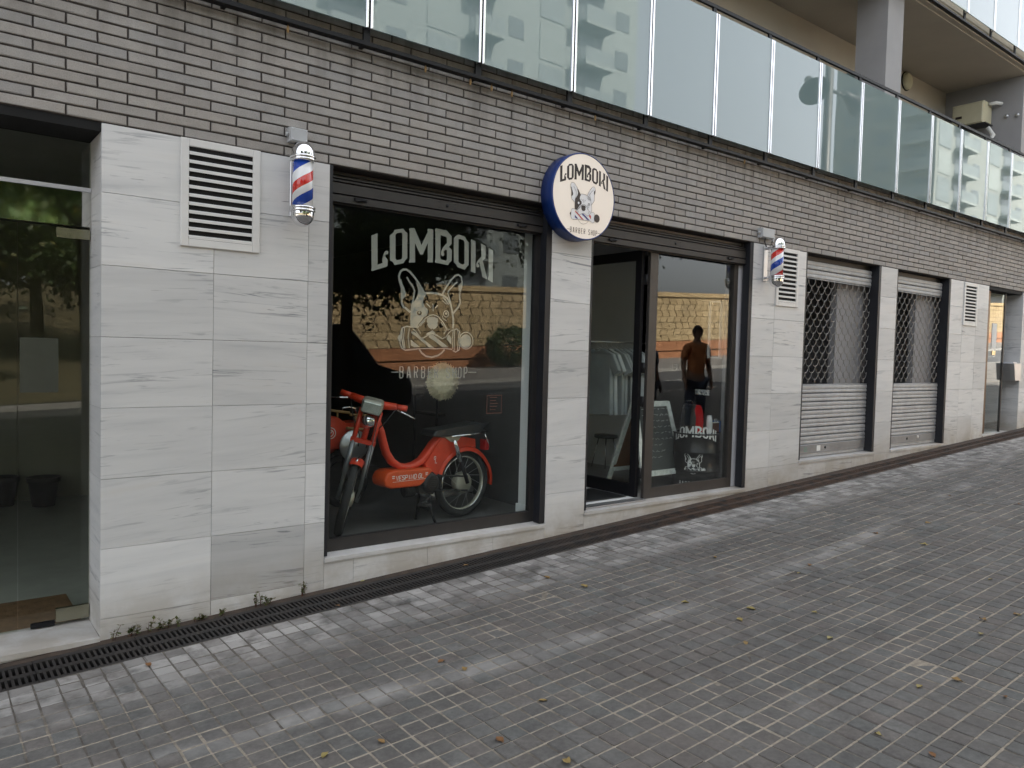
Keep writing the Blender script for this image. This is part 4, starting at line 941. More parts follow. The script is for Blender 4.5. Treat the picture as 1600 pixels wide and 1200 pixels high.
# ------------------------------------------------------------------ roller shutters
def link_grid(x0, x1, z0, z1, y, cw, ch):
    b = MB(); rows = int(round((z1-z0)/ch)); n = int((x1-x0)/cw)+1
    for r_ in range(rows):
        zt = z1 - r_*ch; offx = (cw/2 if r_ % 2 else 0)
        for i in range(-1, n+1):
            xc = x0 + i*cw + offx
            pts = []
            for k_ in range(7):
                tt = k_/6; ang_ = math.pi*tt
                pts.append((xc - cw/2*math.cos(ang_), y + .004*math.sin(ang_), zt - ch*1.22*math.sin(ang_)**0.9))
            for k_ in range(6):
                a, c = pts[k_], pts[k_+1]
                if min(a[0], c[0]) < x0 or max(a[0], c[0]) > x1 or min(a[2], c[2]) < z0-.012: continue
                b.tube([a, c], .0040, 4, cap=False)
    return b
def shutter(x0, x1, label):
    g = thing('roller_shutter', label, 'roller shutter', ((x0+x1)/2, 0.1, SS), 'two galvanised roller shutters')
    gw = 0.052
    MB().box(x1-gw, x1-.001, 0.002, 0.135, SS+.008, ZB-.004).build('guide_rail', M['guide'], g)
    MB().box(x0+.001, x0+gw*.5, 0.002, 0.135, SS+.008, ZB-.004).build('guide_rail', M['guide'], g)
    xa, xb, y = x0+gw*.5+.002, x1-gw-.002, 0.108
    pitch = 0.100
    def slat_at(z):
        prof = [(y,0),(y-.008,.004),(y-.011,.012),(y-.0095,.026),(y-.006,.031),(y-.0055,.036),(y-.0095,.041),(y-.011,.056),(y-.0085,.071),(y,.077)]
        vs = [(xa, p[0], z+p[1]*1.22) for p in prof] + [(xb, p[0], z+p[1]*1.22) for p in prof]; n = len(prof)
        return MB().add(vs, [(i, i+1, n+i+1, n+i) for i in range(n-1)])
    zm = 1.512                                       # where the slats meet the links
    MB().cbox(xa, xb, y-.014, y+.01, SS+.05, SS+.155, .004).build('bottom_rail', M['galv_rail'], g)
    MB().box(xa, xb, y-.004, y+.006, SS+.010, SS+.0495).build('rail_lip', M['galv'], g)
    z = SS+.157; i = 0
    while z + pitch < zm + .01:
        slat_at(z).build('slat', M['galv'], g); z += pitch; i += 1
    MB().tube([(xa, y, z), (xb, y, z)], .007, 8).build('link_bar', M['galv'], g)
    ztop = 2.675
    b = link_grid(xa, xb, z+.006, ztop, y, 0.142, 0.077); b.build('chain_links', M['link'], g, kind='stuff')
    MB().tube([(xa, y, ztop), (xb, y, ztop)], .006, 8).build('link_bar', M['galv'], g)
    zz = ztop + .008
    for i in range(2): slat_at(zz).build('slat', M['galv'], g); zz += pitch
    MB().box(xa, xb, y+.02, y+.03, zz-.02, ZB-.006).build('shutter_box', M['housing'], g)
    q = MB()
    q.lathe([(0,y-.018),(.017,y-.018),(.017,y-.013)], (x0+(x1-x0)*.42,0,SS+.105), 'y', 12); q.build('lock_cylinder', M['black_metal'], g)
    q = MB(); xx = x0+(x1-x0)*.34; q.box(xx-.05, xx+.03, y-.0158, y-.0142, SS+.07, SS+.135) if x0 < 9 else q.lathe([(0,y-.016),(.022,y-.016),(.022,y-.0142)], (x0+(x1-x0)*.62,0,SS+.115), 'y', 14)
    q.build('sticker', M['paper_white'], g)
    if x0 < 9:
        q = MB(); xx = x0+(x1-x0)*.17
        q.stroke([(xx-.03,SS+.08),(xx+.03,SS+.08),(xx+.03,SS+.12),(xx-.03,SS+.12),(xx-.03,SS+.08)], .007, (0,y-.0150,0), UX, UZ); q.stroke([(xx-.02,SS+.10),(xx+.02,SS+.10)], .007, (0,y-.0152,0), UX, UZ)
        q.build('sticker', simple('sticker_green', (0.10,0.30,0.22), .6), g)
    q = MB().cbox(x0+.03, x0+.09, .05, .094, SS+.010, SS+.035, .006); q.cbox(x0+.05, x0+.07, .03, .05, SS+.010, SS+.028, .004); q.build('floor_bolt', M['iron'], g)
shutter(7.905, 9.625, 'closed roller shutter with chain links, the one nearer the barber shop')
shutter(10.050, 11.655, 'closed roller shutter with chain links, the farther one')

# ------------------------------------------------------------------ drain
dg = thing('drainage_channel', 'long black slotted drain grating along the foot of the wall', 'drain grate', (6, -0.2, gz(6)))
def on_slope(b):
    b.v = [(x, y, z + gz(x)) for x, y, z in b.v]; return b
ch = MB(); ch.box(XL, XR, -.402, -.0005, -.16, -.06); ch.v = [(x, y, z + gz(x)) for x, y, z in ch.v]; ch.build('channel_bed', M['dark'], dg)
dt = MB(); dt.box(XL, XR, -.068, -.0008, -.05, .004); on_slope(dt).build('dirt_strip', M['rust_dirt'], dg)
SL, pit = 0.5, 0.0278
def grate_section():
    b = MB(); n = 18
    y0, y1, ym0, ym1 = -.398, -.070, -.255, -.213
    b.box(.001, SL-.001, y0, y0+.040, -.03, .004); b.box(.001, SL-.001, y1-.040, y1, -.03, .004); b.box(.001, SL-.001, ym0, ym1, -.03, .003)
    for i in range(n):
        x = i*pit; sk = .0
        for ya_, yb_ in ((y0+.040, ym0), (ym1, y1-.040)):
            b.hexa([(x+.001,ya_,-.03),(x+.0135,ya_,-.03),(x+.0135+sk,yb_,-.03),(x+.001+sk,yb_,-.03),(x+.001,ya_,.0022),(x+.0135,ya_,.0022),(x+.0135+sk,yb_,.0022),(x+.001+sk,yb_,.0022)])
    return b.mesh('grating', M['iron'])
gm = grate_section()
for i in range(int((XR-XL)/SL)):
    x = XL + i*SL
    o = bpy.data.objects.new('grating', gm); COL.objects.link(o); o.parent = dg; o.matrix_parent_inverse = Matrix.Translation(-dg.location)
    o.location = (x, 0, gz(x)+random.uniform(-.001,.0015)); o.rotation_euler = (0, -ang, 0)

# ------------------------------------------------------------------ mailbox, balcony fittings
a, c_ = at(1562, 568, .12), at(1588, 594, .12)
mb_ = thing('letter_box', 'grey metal letter box with a slanted front in the right-hand entrance', 'mailbox', (14.3, .1, c_.z))
zt, zb = a.z, c_.z
MB().prism([(0,zb),(.0,zt),(-.30,zt),(-.23,zb)], (14.399, -.02, 0), UX, UZ, UY, .26).build('body', M['alu'], mb_)
MB().box(14.09, 14.398, -.024, .244, zt+.001, zt+.012).build('lid', M['alu_white'], mb_)
MB().box(14.16, 14.32, .02, .20, zt+.0125, zt+.03).build('flap', M['alu_white'], mb_)
q = thing('bulkhead_lamp', 'round bulkhead wall lamp on the back wall of the first-floor balcony', 'wall lamp', (at(1416,127,1.24).x, 1.25, at(1416,127,1.24).z))
c_ = Vector((q.location.x, 0, q.location.z))
MB().lathe([(0,1.235),(.15,1.235),(.15,1.249)], c_, 'y', 28).build('base', M['black_metal'], q)
MB().lathe([(.135,1.2345),(.13,1.205),(.10,1.18),(.05,1.168),(0,1.165)], c_, 'y', 28).build('diffuser', M['cream'], q)
ac = thing('air_conditioner', 'cream air-conditioning unit hanging on the balcony end wall', 'air conditioner', (14.1, .75, 5.6))
pa = at(1499, 158, .95); pz0, pz1 = at(1530, 195, .6).z, at(1530, 160, .6).z
bx = MB().cbox(0, .48, 0, .34, 0, pz1-pz0, .02)
bx.xform(Matrix.Translation((13.75, .98, pz0)) @ Matrix.Rotation(R(-90), 4, 'Z')); bx.build('casing', M['cream'], ac)
MB().box(13.746, 13.7499, .82, .92, pz0+.12, pz0+.16).build('badge', M['ink'], ac)
MB().box(13.76, 14.05, .46, .96, pz0-.02, pz0-.001).build('vent_flap', M['black_plastic'], ac)
MB().tube([(13.95,.5,pz1-.03),(14.0,.40,pz1-.02),(14.1,.36,pz1-.02)], .03, 8).build('pipe', M['paper_white'], ac)
MB().tube([(13.95,.5,pz0-.05),(13.98,.42,pz0-.18),(13.9,.52,pz0-.40),(14.1,.40,pz0-.5)], .035, 8).build('duct', M['paper_white'], ac)
for px, py in ((1573, 182), (1590, 180)):
    d = CX*(px-800)+CD*(py-600)+CF*1197; p_ = CAM + d*((14.13-CAM.x)/d.x)
    MB().lathe([(0,-.03),(.03,-.03),(.03,-.002)], p_, 'x', 14).build('pipe_stub', M['alu'], BW)

# ------------------------------------------------------------------ weeds, fallen leaves
def weed(x, h, n, seed, label):
    rr = random.Random(seed); y = -.035; z = gz(x)
    g = thing('weed', label, 'weed', (x, y, z), 'weeds in the joint behind the drain')
    st = MB(); lv = MB()
    for i in range(n):
        a = rr.uniform(-1, 1); hh = h*rr.uniform(.5, 1); lean = rr.uniform(-.35, .35)*hh
        pts = [(x+a*.012*n*.4, y, z-.005), (x+a*.012*n*.4+lean*.4, y-.01, z+hh*.55), (x+a*.012*n*.4+lean, y-.02*rr.random()-.005, z+hh)]
        st.tube(pts, [.0022,.0018,.001], 5)
        for k_ in range(10):
            tt = rr.uniform(.25, 1); c = Vector(pts[1])*(1-abs(2*tt-1)) + (Vector(pts[0]) if tt < .5 else Vector(pts[2]))*abs(2*tt-1)
            ln_ = rr.uniform(.013, .030); d = Vector((rr.uniform(-1,1), -abs(rr.uniform(0,.7)), rr.uniform(-.2,.8))).normalized(); s_ = d.cross(UZ).normalized()*ln_*.35
            lv.add([c, c+d*ln_*.5+s_, c+d*ln_, c+d*ln_*.5-s_], [(0,1,2,3)])
    st.build('stem', M['weed_stem'], g); lv.build('leaves', M['weed'], g)
WS = [(0.90,.13,2,'tall thin reddish weed at the corner of the left entrance'),(1.00,.075,6,'low leafy weed clump right of the left entrance'),(1.08,.09,2,'thin weed sprig between two low clumps'),(1.16,.06,7,'low spreading weed clump halfway along the left marble wall'),
      (1.24,.07,2,'short weed sprig left of the grassy tuft'),(1.36,.05,6,'grassy weed tuft below the left marble wall'),(1.72,.11,5,'bushy weed near the shop window end of the marble'),(1.78,.07,4,'short grass blades beside the bushy weed'),(2.02,.10,5,'weed growing by the last marble joint before the window'),(1.50,.055,3,'small weed below the dark marble slab')]
for i, (x, h, n, l) in enumerate(WS): weed(x, h, n, 90+i, l)
def leafm(seed):
    rr = random.Random(seed); b = MB(); n = 5; L_, W_ = .055, .018
    top = []; bot = []
    for i in range(n+1):
        t_ = i/n; w_ = W_*math.sin(math.pi*min(t_*1.05, 1))**.8+.0006; zc = .004+.010*rr.uniform(.3,1)*math.sin(math.pi*t_)
        top.append((t_*L_, w_, zc+.007*rr.random())); bot.append((t_*L_, -w_, zc+.007*rr.random()))
    mid = [(i/n*L_, 0, .003+.002*rr.random()) for i in range(n+1)]
    vs = top+mid+bot; k_ = n+1
    fs = [(i,i+1,k_+i+1,k_+i) for i in range(n)]+[(k_+i,k_+i+1,2*k_+i+1,2*k_+i) for i in range(n)]
    b.add(vs, fs, 0, True)
    b.tube([(L_,0,.004),(L_+.012,.003,.006)], .0009, 4)
    return b.mesh('fallen_leaf', M['fallen'])
LM = [leafm(s) for s in range(5)]
LEAFPX = [(235,1046),(918,922),(858,908),(684,1040),(727,1053),(503,1191),(601,1167),(775,1159),(855,1100),(880,1192),(1064,945),(1118,875),(1166,954),(1152,970),(1166,1012),(1266,885),(1250,898),(1300,1000),(1268,960),(1365,1150),(1440,1076),(1486,1065),(1460,1190),(1570,1092),(1530,970),(1535,994),(1583,964),(1590,966),(1551,908),(1372,837),(1482,777),(1445,820),(570,909),(732,885),(1450,855),(524,948),(1590,790)]
for i, (px, py) in enumerate(LEAFPX):
    d = CX*(px-800)+CD*(py-600)+CF*1197.0
    tt = -(CAM.z - SLOPE*CAM.x) / (d.z - SLOPE*d.x); p_ = CAM + d*tt
    on_drain = p_.y > -.40
    o = bpy.data.objects.new('fallen_leaf', LM[i % 5]); COL.objects.link(o)
    o.location = (p_.x, p_.y, gz(p_.x) + (.006 if on_drain else .013)); o.rotation_euler = (random.uniform(-.1,.1), random.uniform(-.1,.1), random.uniform(0, 6.28)); k_ = random.uniform(.55, 1.1); o.scale = (k_, k_, k_)
    o['category'] = 'leaf'
    o['label'] = 'small dry leaf lying on the black drain grating' if on_drain else 'small dry leaf lying on the grey paving tiles'
    o['group'] = 'fallen leaves on the drain' if on_drain else 'fallen leaves on the pavement'
# ------------------------------------------------------------------ red moped in the window
def wheel(g, c, a, b, prefix='', R_=0.262, hub=.085):
    """c centre, a and b unit vectors spanning the wheel plane"""
    w = Vector(a).cross(Vector(b))
    MB().torus(c, R_-.004, .030, a, b, 48, 12, ry=.031).build('tyre', M['rubber'], g)
    MB().torus(c, R_-.040, .0075, a, b, 48, 8, ry=.020).build('rim', M['drum'], g)
    MB().torus(c, R_-.036, .004, a, b, 48, 6, ry=.0235).build('rim_edge', M['chrome'], g)
    ax = (Vector(a), Vector(b), w)
    MB().lathe([(0,-.055),(.02,-.055),(.03,-.045),(hub*.92,-.040),(hub,-.030),(hub,.030),(hub*.92,.040),(.03,.045),(.02,.055),(0,.055)], c, ax, 28).build('hub_drum', M['drum'], g)
    s = MB()
    for i in range(18):
        th = 2*math.pi*i/18; e = Vector(a)*math.cos(th) + Vector(b)*math.sin(th); e2 = Vector(a)*math.cos(th+.5) + Vector(b)*math.sin(th+.5)
        s.tube([Vector(c)+e*hub + w*(.03 if i % 2 else -.03), Vector(c)+e2*(R_-.044)], .0016, 4, cap=False)
    s.build('spokes', M['alu'], g)
F_ = Vector((-1.152, -.12, 0)).normalized(); Lf = UZ.cross(F_)
RO = Vector((3.667, .55, FZ))
def mp(x, y, z): return RO + F_*x + Lf*y + UZ*z
mo = thing('moped', 'red vintage moped parked on its stand behind the shop window', 'moped', tuple(RO))
class LB(MB):
    pass
wheel(mo, mp(0,0,.292), F_, UZ)
# frame: a flat pressed-steel beam that dips for the feet
path = [(.895,.90),(.862,.84),(.828,.768),(.803,.68),(.775,.600),(.725,.530),(.659,.487),(.585,.472),(.513,.480),(.440,.512),(.377,.572),(.325,.635),(.26,.685)]
fr = MB(); n_ = len(path); vs = []
for i, (x, z) in enumerate(path):
    a = path[max(i-1,0)]; b = path[min(i+1,n_-1)]; dx, dz = b[0]-a[0], b[1]-a[1]; l = math.hypot(dx, dz); nx, nz = -dz/l, dx/l
    hw = .024 + .004*math.sin(math.pi*i/(n_-1)); wy = .030 + .016*i/(n_-1)
    for k_ in range(12):
        th = 2*math.pi*k_/12; cu, su = math.cos(th), math.sin(th)
        ru = hw*math.copysign(abs(cu)**.6, cu); rv = wy*math.copysign(abs(su)**.6, su)
        vs.append(mp(x+nx*ru, rv, z+nz*ru))
fs = [(i*12+j, i*12+(j+1)%12, (i+1)*12+(j+1)%12, (i+1)*12+j) for i in range(n_-1) for j in range(12)]
fr.add(vs, fs, 0, True)
fr.build('frame', M['moped_red'], mo)
# rear body and mudguard
def side(poly, y0, y1): return MB().prism([(p[0], p[1]) for p in poly], mp(0, y0, 0), F_, UZ, Lf, y1-y0)
arc = [(.305*math.cos(R(d)), .292+.305*math.sin(R(d))) for d in range(30, 100, 8)]
side([(.43,.49),(.37,.56),(.31,.64),(.27,.688),(.06,.694),(-.10,.66)] + [(.312*math.cos(R(d)), .292+.312*math.sin(R(d))) for d in range(110, 15, -8)] + [(.33,.36),(.39,.42)], -.050, .050).build('rear_body', M['moped_red'], mo)
gd = MB(); rows = []
for d in range(20, 196, 8):
    a_ = R(d); rr_ = .312 + (.006 if d > 150 else 0)
    flare = .052
    rows.append([mp((rr_-q2)*math.cos(a_), yy, .292+(rr_-q2)*math.sin(a_)) for yy, q2 in ((-flare,.040),(-flare,.012),(-flare*.6,.0),(0,-.004),(flare*.6,0),(flare,.012),(flare,.040))])
vs = [p for r_ in rows for p in r_]; m7 = 7
gd.add(vs, [(i*m7+j, i*m7+j+1, (i+1)*m7+j+1, (i+1)*m7+j) for i in range(len(rows)-1) for j in range(m7-1)], 0, True)
gd.build('rear_mudguard', M['moped_red'], mo)
# engine cover with the name strip
cov = [(.845,.40),(.82,.452),(.77,.470),(.41,.465),(.385,.44),(.44,.37),(.51,.325),(.78,.330),(.835,.355)]
ec = MB().prism(cov, mp(0,-.095,0), F_, UZ, Lf, .19); eco = ec.build('engine_cover', M['moped_orange'], mo)
bv = eco.modifiers.new('bevel', 'BEVEL'); bv.width = .018; bv.segments = 3; bv.limit_method = 'ANGLE'
nt = MB(); o_ = mp(.745, .0965, .392); write(nt, 'VESPINO', 0, 0, .021, .034, .0285, .006, o_, -F_, UZ, 0, .15); write(nt, 'GL', .215, 0, .021, .034, .0285, .006, o_, -F_, UZ, 0, .15)
nt.stroke([(-.035,.034),(-.01,.034)], .008, o_, -F_, UZ); nt.stroke([(-.035,.020),(-.012,.020)], .006, o_, -F_, UZ); nt.stroke([(.285,.034),(.31,.034)], .008, o_, -F_, UZ); nt.stroke([(.285,.020),(.305,.020)], .006, o_, -F_, UZ); nt.stroke([(-.03,-.010),(.305,-.010)], .0025, o_, -F_, UZ)
nt.build('name_strip', M['paper_white'], eco)
nt = MB(); o_ = mp(.345, .0565, .50); write(nt, 'G', 0, .02, .018, .024, .02, .005, o_, -F_, UZ, 0, .1); write(nt, 'L', .012, -.010, .018, .024, .02, .005, o_, -F_, UZ, 0, .1); nt.build('badge', M['paper_white'], mo)
# engine, pulley, stand
en_ = MB(); en_.lathe([(0,-.10),(.075,-.10),(.082,-.08),(.082,.08),(.07,.105),(.03,.11),(0,.11)], mp(.395,0,.34), (F_, UZ, Lf), 24)
en_.prism([(.50,.26),(.36,.24),(.30,.32),(.36,.42),(.52,.40)], mp(0,-.07,0), F_, UZ, Lf, .14)
for i in range(6): en_.lathe([(0,0),(.055,0),(.055,.006),(0,.006)], mp(.50+.014*i, -.02, .28), (Lf, UZ, F_), 14)
en_.build('engine', M['black_plastic'], mo)
cp = MB().lathe([(.04,.111),(.060,.112),(.063,.108),(.04,.108)], mp(.395,0,.34), (F_, UZ, Lf), 24)
for i in range(5): cp.obox(mp(.395, .113, .34) + UZ*(.04*(i-2)/2.5), F_*.038, Lf*.004, UZ*.005)
cp.build('clutch_cover', M['iron'], mo)
ch_ = MB(); ch_.tube([mp(.395,.10,.40), mp(0,.075,.355)], .009, 6); ch_.tube([mp(.395,.10,.28), mp(0,.075,.235)], .009, 6); ch_.build('drive_belt', M['rubber'], mo)
st_ = MB()
for s_ in (-1, 1): st_.tube([mp(.40, s_*.06, .26), mp(.385, s_*.10, .08), mp(.375, s_*.14, .006)], [.011,.010,.012], 8)
st_.tube([mp(.39,-.09,.12), mp(.39,.09,.12)], .008, 8); st_.build('stand', M['black_metal'], mo)
pd = MB().tube([mp(.45,.10,.25), mp(.45,.17,.25)], .010, 8); pd.tube([mp(.45,.16,.25), mp(.54,.165,.20)], .009, 8); pd.obox(mp(.54,.20,.20), F_*.03, Lf*.045, UZ*.012); pd.build('pedal', M['rubber'], mo)
ex = MB().tube([mp(.45,-.09,.25), mp(.2,-.12,.18), mp(-.22,-.12,.20)], [.014,.03,.028], 12); ex.build('exhaust', M['alu'], mo)
# seat, carrier, shock absorber, tail lamp
prof = [(.385,.715),(.36,.760),(.22,.770),(.05,.785),(-.11,.805),(-.155,.79),(-.15,.735),(-.10,.710),(.32,.700)]
se = MB().prism(prof, mp(0,-.095,0), F_, UZ, Lf, .19).build('seat', M['seat_vinyl'], mo)
bv = se.modifiers.new('bevel', 'BEVEL'); bv.width = .025; bv.segments = 3; bv.limit_method = 'ANGLE'
sr = MB().tube([mp(.20,.098,.702), mp(-.02,.10,.708), mp(-.20,.10,.725), mp(-.225,0,.73), mp(-.20,-.10,.725)], .008, 8); sr.build('seat_rail', M['chrome'], mo)
MB().prism([(.25,.70),(.06,.70),(.11,.655),(.18,.655)], mp(0,.058,0), F_, UZ, Lf, .008).build('shock_bracket', M['drum'], mo)
MB().tube([mp(.160,.085,.670), mp(.148,.085,.63), mp(.085,.085,.49)], [.014,.021,.021], 12).build('shock_body', M['chrome'], mo)
MB().tube([mp(.085,.085,.49), mp(.005,.085,.300)], .017, 10).build('shock_rod', M['black_metal'], mo)
MB().obox(mp(-.25,0,.60), F_*.02, Lf*.035, UZ*.045).build('tail_lamp', M['red_gloss'], mo)
MB().tube([mp(-.19,.07,.70), mp(-.265,.06,.58)], .007, 8).build('tail_stay', M['chrome'], mo)
# front end, built straight and then turned on its steering axis
AX = Vector((-.29, 0, .957)).normalized()          # in moped axes (x forward, y left, z up)
piv = Vector((.955, 0, .80))
ST = Matrix.Translation(piv) @ Matrix.Rotation(R(54), 4, AX) @ Matrix.Translation(-piv)
W3 = Matrix((F_, Lf, UZ)).transposed().to_4x4(); W3.translation = RO
def fp(x, y, z): return W3 @ (ST @ Vector((x, y, z)))
def fd(x, y, z): return (W3.to_3x3() @ (ST.to_3x3() @ Vector((x, y, z)))).normalized()
fx, fz = 1.135, .292
ax_a, ax_b = fd(1,0,0), fd(0,0,1)
fw = MB()
c_ = fp(fx,0,fz)
MB().torus(c_, .258, .030, ax_a, ax_b, 48, 12, ry=.031).build('tyre', M['rubber'], mo)
MB().torus(c_, .222, .0075, ax_a, ax_b, 48, 8, ry=.020).build('rim', M['drum'], mo)
w = ax_a.cross(ax_b)
MB().lathe([(0,-.05),(.05,-.045),(.06,-.03),(.06,.03),(.05,.045),(0,.05)], c_, (ax_a, ax_b, w), 24).build('hub_drum', M['drum'], mo)
s = MB()
for i in range(18):
    th = 2*math.pi*i/18; e = ax_a*math.cos(th)+ax_b*math.sin(th); e2 = ax_a*math.cos(th+.5)+ax_b*math.sin(th+.5)
    s.tube([c_+e*.06+w*(.03 if i % 2 else -.03), c_+e2*.218], .0016, 4, cap=False)
s.build('spokes', M['alu'], mo)
ud = Vector((-.29,0,.957)).normalized()
for s_ in (-1, 1):
    y = s_*.072; b0 = Vector((fx, y, fz)); 
    MB().tube([fp(*(b0+ud*t_)) for t_ in (.42,.68)], .018, 12).build('upper_fork_tube', M['moped_red'], mo)
    MB().tube([fp(*(b0+ud*t_)) for t_ in (-.015,.17,.175,.43)], [.014,.014,.021,.021], 12).build('fork_leg', M['galv_rail'], mo)
MB().obox(fp(*(Vector((fx,0,fz))+ud*.435)), fd(1,0,0)*.022, fd(0,1,0)*.095, fd(0,0,1)*.014).build('fork_bridge', M['moped_red'], mo)
MB().tube([fp(*(Vector((fx-.03,0,fz))+ud*t_)) for t_ in (.43,.70)], .024, 14).build('steering_tube', M['moped_red'], mo)
mg = MB(); rows = []
for d in range(72, 132, 6):
    a_ = R(d); rr_ = .304
    rows.append([fp(fx+(rr_-q2)*math.cos(a_), yy, fz+(rr_-q2)*math.sin(a_)) for yy, q2 in ((-.048,.04),(-.048,.012),(-.03,.0),(0,-.005),(.03,0),(.048,.012),(.048,.04))])
vs = [p for r_ in rows for p in r_]
mg.add(vs, [(i*7+j, i*7+j+1, (i+1)*7+j+1, (i+1)*7+j) for i in range(len(rows)-1) for j in range(6)], 0, True); mg.build('front_mudguard', M['moped_red'], mo)
MB().tube([fp(fx+.313*math.cos(R(d)), 0, fz+.313*math.sin(R(d))) for d in (78,90,102)], .009, 8).build('mudguard_trim', M['chrome'], mo)
hb = Vector((fx,0,fz))+ud*.735
bars = MB(); bars.tube([fp(hb.x-.02, -.175, hb.z+.01), fp(hb.x, -.08, hb.z), fp(hb.x, .08, hb.z), fp(hb.x-.02, .175, hb.z+.01)], [.026,.032,.032,.026], 12); bars.build('handlebar', M['moped_red'], mo)
cab = MB()
for s_ in (-1, 1): cab.tube([fp(hb.x+.02, s_*.17, hb.z-.01), fp(hb.x+.07, s_*.13, hb.z-.10), fp(hb.x+.03, s_*.04, hb.z-.26), fp(hb.x-.02, s_*.03, hb.z-.36)], .004, 6)
cab.tube([fp(hb.x+.03, .06, hb.z-.05), fp(fx+.06, .085, .62), fp(fx+.03, .09, .40), fp(fx, .075, .30)], .004, 6)
cab.build('cables', M['black_plastic'], mo)
for s_ in (-1, 1):
    MB().tube([fp(hb.x-.02, s_*.170, hb.z+.01), fp(hb.x-.04, s_*.255, hb.z+.012)], [.022,.024], 12).build('grip', M['moped_red'], mo)
    MB().tube([fp(hb.x+.04, s_*.19, hb.z+.0), fp(hb.x+.03, s_*.335, hb.z-.035)], [.008,.004], 8).build('brake_lever', M['chrome'], mo)
hl = MB().obox(fp(hb.x+.045, 0, hb.z-.015), fd(1,0,-.1)*.055, fd(0,1,0)*.080, fd(0,0,1)*.055).build('headlamp_shell', M['drum'], mo)
bv = hl.modifiers.new('bevel', 'BEVEL'); bv.width = .025; bv.segments = 4
le = MB().obox(fp(hb.x+.103, 0, hb.z-.022), fd(1,0,-.1)*.006, fd(0,1,0)*.068, fd(0,0,1)*.042).build('headlamp_lens', M['lens'], hl)
bv = le.modifiers.new('bevel', 'BEVEL'); bv.width = .006; bv.segments = 3
c2 = fp(hb.x+.055, 0, hb.z-.14); fwd = fd(1,0,-.1)
MB().lathe([(0,-.05),(.045,-.04),(.052,0),(.048,.012),(.0,.016)], c2, (fd(0,1,0), fd(0,0,1), fwd), 24).build('horn', M['chrome'], mo)

# ------------------------------------------------------------------ second, red moped half hidden at the left of the window
pb = on_floor(513, 760, FZ); BY = 1.35
pm = thing('cargo_moped', 'dark red moped with wooden carrier slats half hidden behind the first moped', 'moped', (2.55, BY, FZ))
def bp(px, py, dy=0.0): return at(px, py, BY+dy)
a = bp(500, 700); 
poly = [(p.x, p.z) for p in (bp(488,700),bp(488,650),bp(520,650),bp(534,660),bp(556,658),bp(566,672),bp(562,690),bp(540,700))]
MB().prism(poly, (0, BY-.08, 0), UX, UZ, UY, .20).build('rear_body', M['moped_red'], pm)
def rail(name, px0, py0, px1, py1, dy, r_, mat):
    p0, p1 = bp(px0,py0,dy), bp(px1,py1,dy); MB().tube([p0, p1], r_, 8).build(name, mat, pm)
for i, (x0, y0, x1, y1) in enumerate(((516,641,546,645),(546,648,584,649),(541,669,576,671))): rail('carrier_slat', x0, y0, x1, y1, -.12, .012, M['wood'])
rail('carrier_post', 527, 643, 527, 652, -.1, .009, M['wood']); rail('carrier_post', 556, 649, 555, 669, -.12, .010, M['wood'])
hp = [bp(534,645,-.05), bp(536,637,-.05), bp(546,636,-.05), bp(555,638,-.05), bp(557,646,-.05)]; MB().tube(hp, .008, 8).build('rack_hoop', M['chrome'], pm)
hp = [bp(558,648,-.05), bp(562,641,-.05), bp(574,640,-.05), bp(584,642,-.05)]; MB().tube(hp, .008, 8).build('rack_hoop', M['chrome'], pm)
cc = bp(553, 696, -.14); MB().lathe([(0,-.03),(.03,-.028),(.05,-.012),(.13,-.008),(.135,.0),(.13,.01),(0,.012)], cc, 'y', 36).build('chrome_hub_disc', M['alu'], pm)
for cx_ in (cc.x, cc.x-1.0):
    MB().torus((cx_, BY+.05, FZ+.24), .205, .032, UX, UZ, 40, 10).build('tyre', M['rubber'], pm)
MB().tube([(cc.x-.95, BY+.03, FZ+.4), (cc.x-.5, BY+.03, FZ+.35), (cc.x-.1, BY+.03, FZ+.55)], .04, 10).build('frame_tube', M['moped_red'], pm)
MB().tube([(cc.x, BY+.03, FZ+.24), (cc.x-.02, BY+.03, FZ+.6)], .02, 8).build('rear_fork', M['black_metal'], pm)
lg = bp(516.5, 677, -.083); lm_ = MB()
for r_ in (.050, .030): lm_.disc((lg.x, lg.z), r_, (0, BY-.0815, 0), UX, UZ, 24, 0, r_-.007)
lm_.stroke([(lg.x-.012,lg.z-.012),(lg.x+.018,lg.z+.018)], .007, (0, BY-.0817, 0), UX, UZ); lm_.build('emblem', M['paper_white'], pm)

# ------------------------------------------------------------------ furniture seen dimly through the window
CY_ = 2.1
chz = thing('metal_chair', 'black metal chair standing in the dark shop behind the moped', 'chair', (at(700,690,CY_).x, CY_, FZ))
pL, pR, pT, pS = at(664,680,CY_), at(728,680,CY_), at(700,622,CY_), at(700,652,CY_)
zs = at(690,640,CY_).z - .03
x0, x1 = pL.x, pR.x
for x, y in ((x0,CY_-.22),(x1,CY_-.22),(x0,CY_+.22),(x1,CY_+.22)):
    MB().tube([(x,y,FZ),(x,y,zs+.18)], .014, 8).build('leg', M['black_metal'], chz)
for y in (CY_-.22, CY_+.22): MB().tube([(x0,y,zs+.18),(x1,y,zs+.18)], .014, 8).build('arm', M['black_metal'], chz)
MB().cbox(x0, x1, CY_-.22, CY_+.22, zs-.02, zs+.01, .005).build('seat', M['black_metal'], chz)
for i in range(4): MB().box(x0, x1, CY_+.21, CY_+.23, zs+.12+.11*i, zs+.17+.11*i).build('back_slat', M['black_metal'], chz)
pz = at(691, 596, 0.75); rad = (at(717,596,0.75)-at(665,596,0.75)).length/2
lt = thing('straw_disc', 'round cream straw disc hanging in the shop window above the moped', 'decoration', (pz.x, 0.75, pz.z))
